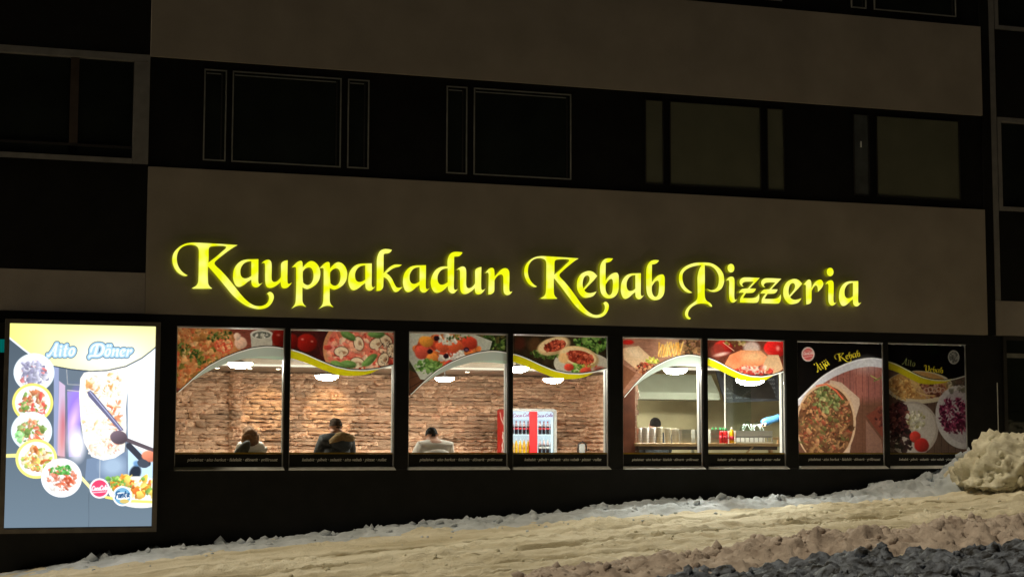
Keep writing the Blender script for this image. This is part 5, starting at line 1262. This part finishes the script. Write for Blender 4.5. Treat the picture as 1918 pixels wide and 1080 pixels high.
def person(label, x, y, top, lean, shirt, hair, hair_len, rz=0.0, kind='plain', wide=1.0, seated=True, headturn=0.0):
    """seen from behind, facing +y; top = height of the crown above the floor"""
    k = top / (1.30 - 0.10 * lean)
    loc = (x, y, FL)
    t = empty('person', loc); tag(t, label, 'person')
    ly = 0.30 * lean; lz = -0.10 * lean
    pel, wai = (0, 0, .54), (0, .02 + ly * .15, .70)
    che, sho = (0, .02 + ly * .55, .90 + lz * .4), (0, .03 + ly * .8, 1.02 + lz * .7)
    nek, hd0 = (0, .05 + ly, 1.09 + lz), (0, .085 + ly * 1.25, 1.135 + lz)
    hd1, hd2 = (0.0, .09 + ly * 1.3, 1.20 + lz), (0, .075 + ly * 1.3, 1.262 + lz)
    sc = lambda p: (p[0] * k * wide, p[1] * k, p[2] * k)
    J = [(sc(pel), (.135, .105)), (sc(wai), (.125, .09)), (sc(che), (.135, .095)), (sc(sho), (.10, .075)), (sc(nek), .05), (sc(hd0), (.058, .068)), (sc(hd1), (.078, .095)), (sc(hd2), (.068, .08))]
    E = [(i, i + 1) for i in range(7)]
    CJ = [(sc(pel), (.155, .12)), (sc(wai), (.155, .115)), (sc(che), (.175, .125)), (sc(sho), (.125, .095)), ((sc(nek)[0], sc(nek)[1] - .005, sc(nek)[2] - .008), (.078, .074))]
    CE_ = [(0, 1), (1, 2), (2, 3), (3, 4)]
    for s in (-1, 1):
        b = len(J); cb = len(CJ)
        shp, elb, wri = (s * .175, .03 + ly * .8, .995 + lz * .7), (s * .235, .14 + ly, .77 + lz * .5), (s * .12, .36 + ly * .8, .775)
        pts = [(shp, .058), (elb, .042), (wri, .03), ((s * .11, .42 + ly * .8, .775), (.04, .022))]
        J += [(sc(p), r) for p, r in pts]; E += [(3, b), (b, b + 1), (b + 1, b + 2), (b + 2, b + 3)]
        for fi, (dx, ln) in enumerate(((-.03, .07), (-.01, .085), (.012, .08), (.032, .065))):
            q = len(J); J += [(sc((s * .11 + dx, .455 + ly * .8, .772)), .009), (sc((s * .11 + dx * 1.15, .455 + ly * .8 + ln * .6, .768)), .008), (sc((s * .11 + dx * 1.15, .455 + ly * .8 + ln, .758)), .007)]
            E += [(b + 3, q), (q, q + 1), (q + 1, q + 2)]
        q = len(J); J += [(sc((s * .11 - s * .05, .42 + ly * .8, .77)), .010), (sc((s * .11 - s * .07, .455 + ly * .8, .765)), .008)]; E += [(b + 3, q), (q, q + 1)]
        CJ += [(sc(shp), .082), (sc(elb), .062), (sc((s * .135, .33 + ly * .8, .775)), .045)]; CE_ += [(3, cb), (cb, cb + 1), (cb + 1, cb + 2)]
        b = len(J)
        if seated: lp = [((s * .09, .02, .52), .085), ((s * .11, .42, .53), .06), ((s * .11, .42, .12), .042), ((s * .11, .40, .05), .038), ((s * .11, .54, .03), .03)]
        else: lp = [((s * .09, 0, .50), .08), ((s * .10, .02, .28), .055), ((s * .10, 0, .06), .04), ((s * .10, .05, .035), .035), ((s * .10, .14, .03), .028)]
        J += [((sc(p) if i < 2 else (p[0] * wide, p[1] * k, p[2])), r) for i, (p, r) in enumerate(lp)]; E += [(0, b)] + [(b + i, b + i + 1) for i in range(4)]
    # nose and ears on the head
    b = len(J); hx, hy, hz = sc(hd0); J += [((hx, hy + .105, hz + .03), .012)]; E += [(5, b)]
    for s in (-1, 1): b = len(J); J += [((sc(hd1)[0] + s * .088, sc(hd1)[1] - .005, sc(hd1)[2] - .015), .014)]; E += [(6, b)]
    skin_obj('body', J, E, M['skin'], t, loc, rz)
    skin_obj('jacket' if kind == 'hood' else 'top', CJ, CE_, M[shirt], t, loc, rz)
    LJ, LE = [(sc(pel), (.15, .12))], []
    for s in (-1, 1):
        b = len(LJ)
        lp = [((s * .09, .03, .525), .095), ((s * .11, .41, .53), .075), ((s * .11, .42, .14), .06)] if seated else [((s * .09, 0, .48), .09), ((s * .10, .02, .28), .07), ((s * .10, 0, .08), .06)]
        LJ += [((sc(p) if i < 2 else (p[0] * wide, p[1] * k, p[2])), r) for i, (p, r) in enumerate(lp)]; LE += [(0, b), (b, b + 1), (b + 1, b + 2)]
    skin_obj('trousers', LJ, LE, M['trousers'], t, loc, rz)
    hc = Vector(sc(hd1)) + Vector((0, -.012, .022))
    def cap(v):
        x_, y_, z_ = v.T; back = np.clip(-y_, 0, 1); face = np.clip(y_ - .25, 0, 1)
        r = 1 + .06 * (fbm(x_ * 4 + 5, z_ * 5 + y_ * 2, 3, 71) - .5) - .28 * face * (z_ < .55)
        zz_ = np.where(z_ < -.35, -.35 + (z_ + .35) * (.25 + hair_len * back * 3.0), z_)
        q = np.stack([x_ * .094 * r * (1 - .12 * (z_ < -.3) * (hair_len == 0)), y_ * .112 * r, zz_ * .112 * r], 1)
        q = np.stack([q[:, 0] * math.cos(headturn) - q[:, 1] * math.sin(headturn), q[:, 0] * math.sin(headturn) + q[:, 1] * math.cos(headturn), q[:, 2]], 1)
        return q + np.array(hc) + np.array(loc)
    h = blob_mesh('hair', 4, cap, M[hair], t)
    if kind == 'hood':
        c0 = np.array(loc) + np.array(sc(sho)) + np.array((.05, -.16, .03))
        def hood(v):
            x_, y_, z_ = v.T; kk = 1 + .16 * (fbm(x_ * 5 + 2, z_ * 6 + y_ * 3, 3, 72) - .5) + .10 * lumps(x_ * 6 + y_, z_ * 7, 74)
            return np.stack([x_ * .185 * kk, y_ * .085 * kk, z_ * .075 * kk - .10 * np.abs(x_) ** 1.6 * (x_ < 0) - .02 * x_], 1) + c0
        blob_mesh('fur_trim', 4, hood, M['fur'], t)
        def hd(v):
            x_, y_, z_ = v.T; kk = 1 + .08 * (fbm(x_ * 3, z_ * 3, 3, 73) - .5)
            return np.stack([x_ * .155 * kk, y_ * .07 * kk, z_ * .11 * kk], 1) + c0 + np.array((.0, .0, -.11))
        blob_mesh('hood', 4, hd, M['jacket'], t)
    if kind == 'long':
        c0 = np.array(loc) + np.array(sc(hd1))
        def locks(v):
            x_, y_, z_ = v.T; w_ = np.interp(z_, [-1, -.6, .0, .5, 1], [.95, 1.0, .80, .62, .40]); rag = .03 * (fbm(x_ * 9, y_ * 0 + 1, 2, 75) - .5) * (z_ < -.3)
            zz_ = np.where(z_ < 0, z_ * .32, z_ * .10)
            kk = 1 + .10 * (fbm(x_ * 7, z_ * 1.2, 3, 76) - .5)
            return np.stack([x_ * .15 * w_ * kk + .03 * (z_ < 0) * z_, (y_ * .085) * kk - .125 - .03 * (z_ < 0), zz_ + rag], 1) + c0
        blob_mesh('long_hair', 5, locks, M['hair_l'], t)
        def coat_(v):
            x_, y_, z_ = v.T; return np.stack([x_ * .10 - .165 + .10 * z_, y_ * .08 - .02, z_ * .19], 1) + np.array(loc) + np.array(sc(che)) + np.array((0, -.16, -.01))
        blob_mesh('open_coat', 4, coat_, M['coat'], t)
    return t
person('person with long light-brown hair seated in the leftmost window, seen from behind', pw, PY, at(470, 801, PY)[1] - FL, .25, 'shirt', 'hair_l', 0, kind='long', wide=.74)
person('man with short brown hair in dark jacket with tan fur hood, seated', pm, PY, at(632, 786, PY)[1] - FL, .15, 'jacket', 'hair_b', 0, kind='hood', wide=1.06, headturn=.5)
person('man in white top with dark hair hunched over, seen from behind', ps, PY, at(822, 803, PY)[1] - FL, .9, 'shirt', 'hair_d', 0, wide=1.22)
kx, kz = at(1231, 784, 3.2)
person('dark haired person whose head shows behind the stacks of cups', kx, 3.2, kz - FL, .0, 'jacket', 'hair_d', 0, seated=True)

chair(kx, 3.2, 'dark chair behind the counter under the dark haired person')

# worker with blue gloves reaching in from the right
wx = at(1492, 790, 1.9)[0]; wz = at(1440, 785, 1.9)[1]; hx_, hz_ = at(1426, 794, 1.9); ex_, ez_ = at(1462, 781, 1.9)
t = empty('person', (wx + .18, 2.0, FL)); tag(t, 'kitchen worker reaching in from the right in a bright blue glove', 'person')
sx_ = wx + .15
J = [((sx_, 2.05, FL + .88), (.15, .11)), ((sx_, 2.05, FL + 1.08), (.14, .10)), ((sx_, 2.05, FL + 1.28), (.15, .10)), ((sx_, 2.05, FL + 1.38), (.10, .08)), ((sx_, 2.06, FL + 1.47), .052), ((sx_ - .02, 2.06, FL + 1.55), (.06, .07)), ((sx_ - .02, 2.06, FL + 1.63), (.08, .095)), ((sx_ - .02, 2.06, FL + 1.70), (.066, .08)),
     ((sx_ - .17, 1.98, FL + 1.30), .055), ((ex_ + .05, 1.93, ez_), .045), ((ex_ - .12, 1.9, (ez_ + hz_) / 2 + .02), .034), ((hx_ + .05, 1.9, hz_ + .035), (.03, .042)),
     ((sx_ + .18, 2.05, FL + 1.28), .055), ((sx_ + .24, 2.0, FL + 1.02), .044), ((sx_ + .18, 1.85, FL + .92), .033), ((sx_ + .17, 1.80, FL + .92), (.04, .024))]
E = [(i, i + 1) for i in range(7)] + [(3, 8), (8, 9), (9, 10), (10, 11), (3, 12), (12, 13), (13, 14), (14, 15)]
for fi in range(4):
    q = len(J); dy = -.03 + .02 * fi
    J += [((hx_ + .02, 1.9 + dy, hz_ + .02), .010), ((hx_ - .005, 1.9 + dy, hz_ - .015), .009), ((hx_ + .005, 1.9 + dy, hz_ - .045 - .006 * (fi % 2)), .008)]; E += [(11, q), (q, q + 1), (q + 1, q + 2)]
q = len(J); J += [((hx_ + .05, 1.85, hz_ - .01), .011), ((hx_ + .03, 1.855, hz_ - .04), .009)]; E += [(11, q), (q, q + 1)]
for s in (-1, 1):
    b = len(J); J += [((sx_ + s * .09, 2.05, FL + .80), .085), ((sx_ + s * .1, 2.07, FL + .45), .058), ((sx_ + s * .1, 2.05, FL + .08), .04), ((sx_ + s * .1, 1.95, FL + .035), .034)]; E += [(0, b), (b, b + 1), (b + 1, b + 2), (b + 2, b + 3)]
skin_obj('body', J, E, M['skin'], t, (0, 0, 0))
skin_obj('jacket', [((sx_, 2.05, FL + .80), (.17, .13)), ((sx_, 2.05, FL + 1.1), (.165, .125)), ((sx_, 2.05, FL + 1.3), (.175, .125)), ((sx_, 2.05, FL + 1.41), (.1, .08)), ((sx_ - .18, 1.98, FL + 1.31), .075), ((ex_ + .06, 1.93, ez_ - .01), .06), ((sx_ + .19, 2.05, FL + 1.29), .075), ((sx_ + .25, 2.0, FL + 1.03), .06), ((sx_ + .19, 1.87, FL + .93), .05)], [(0, 1), (1, 2), (2, 3), (3, 4), (4, 5), (3, 6), (6, 7), (7, 8)], M['jacket'], t, (0, 0, 0))
gl = [((ex_ + .02, 1.925, ez_ + .005), .052), ((ex_ - .12, 1.9, (ez_ + hz_) / 2 + .025), .044), ((hx_ + .05, 1.9, hz_ + .035), (.042, .055)), ((hx_ + .01, 1.9, hz_ - .01), (.03, .045))]
skin_obj('glove', gl, [(0, 1), (1, 2), (2, 3)], M['bluefab'], t, (0, 0, 0))
skin_obj('trousers', [((sx_, 2.05, FL + .86), (.16, .13))] + [((sx_ + s * .1, 2.05, FL + hz2), r) for s in (-1, 1) for hz2, r in ((.78, .1), (.45, .075), (.1, .06))], [(0, 1), (1, 2), (2, 3), (0, 4), (4, 5), (5, 6)], M['trousers'], t, (0, 0, 0))
blob_mesh('hair', 4, lambda v: v * np.array((.092, .11, .10)) + np.array((sx_ - .02, 2.05, FL + 1.675)), M['hair_d'], t)

# ------------------------------------------------------------------ serving counter and what stands on it
CY0, CY1 = 0.75, 1.15
cx0, cx1 = at(1192, 829, CY0)[0], at(1464, 829, CY0)[0]; czt = at(1300, 829.5, CY0)[1]
ct = empty('serving_counter', ((cx0 + cx1) / 2, .95, FL)); tag(ct, 'pale wooden serving counter with cups and sauce bottles along the window', 'counter')
box('countertop', cx0, cx1, CY0, CY1, czt - .045, czt, M['wood'], ct, bevel=.005)
box('apron', cx0 + .05, cx1 - .05, CY0 + .05, CY1 - .05, czt - .10, czt - .046, M['darkwood'], ct)
for xx_ in (cx0 + .04, (cx0 + cx1) / 2, cx1 - .06): box('leg', xx_, xx_ + .05, CY1 - .12, CY1 - .06, FL, czt - .101, M['wood'], ct)
bx_ = at(1408, 838, CY0)[0]
MB().tube([(bx_ - .10, CY0 + .04, czt - .17), (bx_ + .04, CY0 + .04, czt - .05)], .014, 6).build('brace', M['wood'], ct)
xr = at(1459, 820, CY0 + .1)[0]
box('end_post', xr - .015, xr + .03, CY0 + .1, CY0 + .14, czt + .001, czt + .10, M['wood'], ct); box('end_rail', xr - .11, xr - .016, CY0 + .1, CY0 + .14, czt + .06, czt + .095, M['wood'], ct)
def stack(px0, px1, ptop, mt, label, y, grp):
    x0, x1 = at(px0, 815, y)[0], at(px1, 815, y)[0]; zt = at(px0, ptop, y)[1]; r = (x1 - x0) / 2 * .98; xc = (x0 + x1) / 2
    prof = [(r * .80, czt + .001)]; z = czt + .001; h = zt - czt - .02; nn = 9
    for q in range(nn):
        z0 = czt + h * (q + .55) / nn; prof += [(r * .86 + r * .10 * q / nn, z0 - h * .02), (r * .93 + r * .07 * q / nn, z0), (r * .93 + r * .07 * q / nn, z0 + h * .025), (r * .86 + r * .10 * q / nn, z0 + h * .04)]
    prof += [(r * .96, zt - .012), (r, zt)]
    o = MB().lathe(xc, y, prof, 18).build('cup_stack', M[mt], None, True); tag(o, label, 'cups', grp)
nmz = ('first', 'second', 'third', 'fourth', 'fifth', 'sixth')
for q, (a, b_, tp, mt) in enumerate(((1193, 1202.5, 801, 'cup'), (1202.5, 1215.5, 800, 'cup'), (1216, 1228, 800, 'cup'), (1228.5, 1241, 799, 'cup2'), (1244, 1257, 801, 'cup2'), (1258, 1271.5, 802, 'cup2'))):
    stack(a, b_, tp, mt, '%s stack of %s paper cups counted from the red-brown post' % (nmz[q], 'white' if mt == 'cup' else 'beige'), CY0 + .14, 'stacks of paper cups on the counter')
for q, (a, b_, lab) in enumerate(((1274, 1293, 'clear plastic tub stack right beside the beige cups'), (1299, 1316, 'clear plastic tub stack left of the window mullion'), (1328, 1346, 'clear plastic tub stack left of the red sauce bottles'))):
    x0, x1 = at(a, 815, CY0 + .12)[0], at(b_, 815, CY0 + .12)[0]; zt = at(a, 803.5, CY0 + .12)[1]; tb = empty('plastic_tub', ((x0 + x1) / 2, CY0 + .15, czt)); tag(tb, lab, 'tub', 'clear tubs on the counter')
    for s_ in range(3):
        hh = (zt - czt) / 3; m_ = MB(); z0 = czt + .001 + s_ * hh
        v = [(x0 + .012, CY0 + .08, z0), (x1 - .012, CY0 + .08, z0), (x1 - .012, CY0 + .22, z0), (x0 + .012, CY0 + .22, z0), (x0, CY0 + .07, z0 + hh - .003), (x1, CY0 + .07, z0 + hh - .003), (x1, CY0 + .23, z0 + hh - .003), (x0, CY0 + .23, z0 + hh - .003)]
        m_.add(v, [(0, 3, 2, 1), (0, 1, 5, 4), (1, 2, 6, 5), (2, 3, 7, 6), (3, 0, 4, 7)]); m_.build('tub', mat('cloudy_plastic', (.42, .43, .38), .35, .08, 6) if s_ == 0 else bpy.data.materials['cloudy_plastic'], tb)
def sauce(px, y, h, lab, grp):
    x = at(px, 815, y)[0]; t = empty('sauce_bottle', (x, y, czt)); tag(t, lab, 'bottle', grp); r = .033
    MB().lathe(x, y, [(r * .95, czt + .001), (r, czt + .01), (r, czt + h * .62), (r * .8, czt + h * .72), (r * .42, czt + h * .80)], 14).build('body', M['red'], t, True)
    MB().lathe(x, y, [(r * 1.02, czt + h * .15), (r * 1.02, czt + h * .5)], 14).build('label_wrap', M['label_red'], t, True)
    MB().lathe(x, y, [(r * .48, czt + h * .80), (r * .45, czt + h * .9), (r * .14, czt + h)], 12).build('cap', M['green'], t, True)
sauce(1350.5, CY0 + .08, .245, 'red sauce bottle with green cap, left one of the front pair', 'red sauce bottles'); sauce(1359.5, CY0 + .08, .245, 'red sauce bottle with green cap beside the yellow bottle', 'red sauce bottles')
for q, px in enumerate((1335, 1341.5, 1348, 1355)): sauce(px, CY0 + .30, .25, 'red sauce bottle with green cap, %s of the back row' % nmz[q], 'red sauce bottles')
x = at(1370.5, 815, CY0 + .08)[0]; y = CY0 + .08; t = empty('oil_bottle', (x, y, czt)); tag(t, 'yellow oil bottle with red label right of the red sauce bottles', 'bottle')
MB().lathe(x, y, [(.038, czt + .001), (.041, czt + .01), (.041, czt + .15), (.03, czt + .19), (.014, czt + .215)], 14).build('body', M['yellow'], t, True)
MB().lathe(x, y, [(.042, czt + .05), (.042, czt + .11)], 14).build('label_wrap', M['label_red'], t, True); MB().lathe(x, y, [(.016, czt + .215), (.014, czt + .25)], 10).build('cap', M['label_pale'], t)
# white crate with bars
x0, x1 = at(1378, 820, CY0 + .06)[0], at(1447, 820, CY0 + .06)[0]; zt = at(1400, 806, CY0 + .06)[1]
t = empty('plastic_crate', ((x0 + x1) / 2, CY0 + .16, czt)); tag(t, 'white slatted plastic crate on the counter right of the yellow bottle', 'crate')
zm = czt + (zt - czt) * .45
box('base', x0, x1, CY0 + .06, CY0 + .34, czt + .001, czt + .02, M['white'], t); box('rail', x0, x1, CY0 + .06, CY0 + .075, zm, zm + .025, M['grey'], t); box('upper_wall', x0, x1, CY0 + .063, CY0 + .075, zm + .026, zt, M['white'], t)
box('back_wall', x0, x1, CY0 + .325, CY0 + .34, czt + .021, zt, M['white'], t)
for q in range(9): xx_ = x0 + (x1 - x0 - .012) * q / 8; box('bar', xx_, xx_ + .012, CY0 + .06, CY0 + .072, czt + .021, zm - .001, M['grey'], t)
# clear cake domes behind the crate
for q, (px, py, r, lab) in enumerate(((1400, 806, .15, 'clear plastic dome left behind the white crate'), (1418, 806, .13, 'clear plastic dome right behind the white crate'))):
    x, z0 = at(px, py, 1.3); t = empty('food_dome', (x, 1.3, FL + .9)); tag(t, lab, 'dome')
    MB().lathe(x, 1.3, [(r, czt + .03), (r * .98, czt + .12), (r * .8, czt + .24), (r * .45, czt + .32), (r * .1, czt + .35), (.015, czt + .36)], 24).build('cover', M['clear'], t, True)
    MB().lathe(x, 1.3, [(r * .6, czt + .001), (r * 1.05, czt + .025), (r * 1.05, czt + .03)], 24).build('tray', M['grey'], t, True)
    for s_ in range(5):
        a = 1.1 * s_ + q; MB().tube([(x + r * .96 * math.cos(a + .2 * u) * math.sqrt(1 - (u / 4.4) ** 2), 1.3 - abs(r * .96 * math.sin(a + .2 * u)) * math.sqrt(1 - (u / 4.4) ** 2), czt + .08 + .055 * u) for u in range(5)], .005, 5).build('fold', M['white'], t, True)
o = box('prep_table', 10.9, 13.2, 1.16, 1.75, czt - .06, czt - .001, M['steel']); tag(o, 'steel preparation table behind the serving counter', 'table')
for xx_ in (11.0, 13.05):
    for yy_ in (1.2, 1.66): box('leg', xx_, xx_ + .04, yy_, yy_ + .04, FL, czt - .061, M['steel'], o)
x, z = at(1424, 802, 1.55); o = box('cutting_board', x - .10, x + .12, 1.45, 1.65, czt, czt + .03, M['wood']); tag(o, 'brown wooden board under the blue glove', 'board')
# hood and menu board
hx0, hz0 = at(1196, 747, 3.4); hx1, hz1 = at(1345, 712, 3.4)
t = empty('extractor_hood', ((hx0 + hx1) / 2, 3.6, hz0)); tag(t, 'brushed steel extractor hood over the kitchen behind the cups', 'hood')
v = [(hx0, 3.35, hz0), (hx1, 3.35, hz0), (hx1, 3.35, hz0 + .12), (hx0, 3.35, hz0 + .12), (hx0, 4.2, hz0), (hx1, 4.2, hz0), (hx1, 4.2, hz1 + .1), (hx0, 4.2, hz1 + .1), (hx0, 3.69, hz1 + .1), (hx1, 3.69, hz1 + .1)]
mesh('canopy', v, [(0, 1, 2, 3), (3, 2, 9, 8), (8, 9, 6, 7), (4, 7, 6, 5), (0, 4, 5, 1), (0, 3, 8), (0, 8, 7, 4), (1, 9, 2), (1, 5, 6, 9)], M['steel'], t)
box('rim', hx0 - .01, hx1 + .01, 3.335, 3.349, hz0, hz0 + .03, M['steel'], t)
t = empty('menu_board', (at(1400, 725, 3.0)[0], 3.0, 2.9)); tag(t, 'dark chalk menu board hanging behind the wide ceiling lamp', 'menu board')
c = Canvas(150, 80, (0, 0), (110, 0), (0, 55), (110, 55), (62, 64, 70), seed=9); c.grain(.35, 8, 3)
for q in range(6):
    for r_ in range(6):
        x_ = 6 + q * 17 + c.r.random() * 3; y_ = 7 + r_ * 8
        for s_ in range(3): c.line([(x_ + s_ * 4, y_ + c.r.random() * 2), (x_ + s_ * 4 + 1.5, y_ - 1.5), (x_ + s_ * 4 + 3, y_ + 1.5 * c.r.random())], .9, (176, 178, 184), .7)
    c.line([(x_ + 13, 3), (x_ + 13 + c.r.normal(), 52)], 1.6, (34, 36, 42), .8)
c.ell(76, 15, 5, 5, (170, 172, 180), 0, .8); c.ell(80, 42, 5.5, 5.5, (176, 178, 186), 0, .8)
C4 = [(*at(1341, 694, 3.5), 3.5), (*at(1456, 696, 3.3), 3.3), (*at(1357, 754, 3.1), 3.1), (*at(1461, 750, 2.9), 2.9)]
C4 = [np.array((q[0], q[2], q[1])) for q in C4]
bil = lambda u, v, d=0.0: (C4[0] * (1 - u)[..., None] + C4[1] * u[..., None]) * (1 - v)[..., None] + (C4[2] * (1 - u)[..., None] + C4[3] * u[..., None]) * v[..., None] + np.array((0, d, 0))
c.emit_mesh('chalk_face', M['board'], t, lambda u, v: bil(u, v))
v = [q + np.array((0, d, 0)) for d in (.004, .03) for q in C4]
mesh('slab', v, [(0, 2, 3, 1), (4, 5, 7, 6), (0, 1, 5, 4), (2, 6, 7, 3), (0, 4, 6, 2), (1, 3, 7, 5)], M['darkframe'], t)
xg, zg = at(1357.5, 697, 1.2); _, zg2 = at(1357.5, 797, 1.2)
t = empty('glass_screen', (xg + .3, 1.2, zg2)); tag(t, 'upright glass screen with thin white edge behind the red sauce bottles', 'screen')
box('edge_post', xg - .007, xg + .007, 1.19, 1.21, czt, zg, M['white'], t); box('pane', xg + .008, xg + .45, 1.197, 1.203, czt + .01, zg, M['clear'], t); box('top_rail', xg + .008, xg + .46, 1.19, 1.21, zg + .001, zg + .012, M['white'], t)

# teal light by the left picture edge
X, Z = at(2, 648, -.05)
t = empty('side_sign', (X, 0, Z)); tag(t, 'small teal lit projecting sign cut off by the left picture edge', 'sign')
box('case', X - .16, X + .045, -.06, .045, Z - .3, Z + .3, M['black'], t, bevel=.004); box('light', X - .14, X + .04, -.068, -.0605, Z - .08, Z + .09, M['teal'], t)
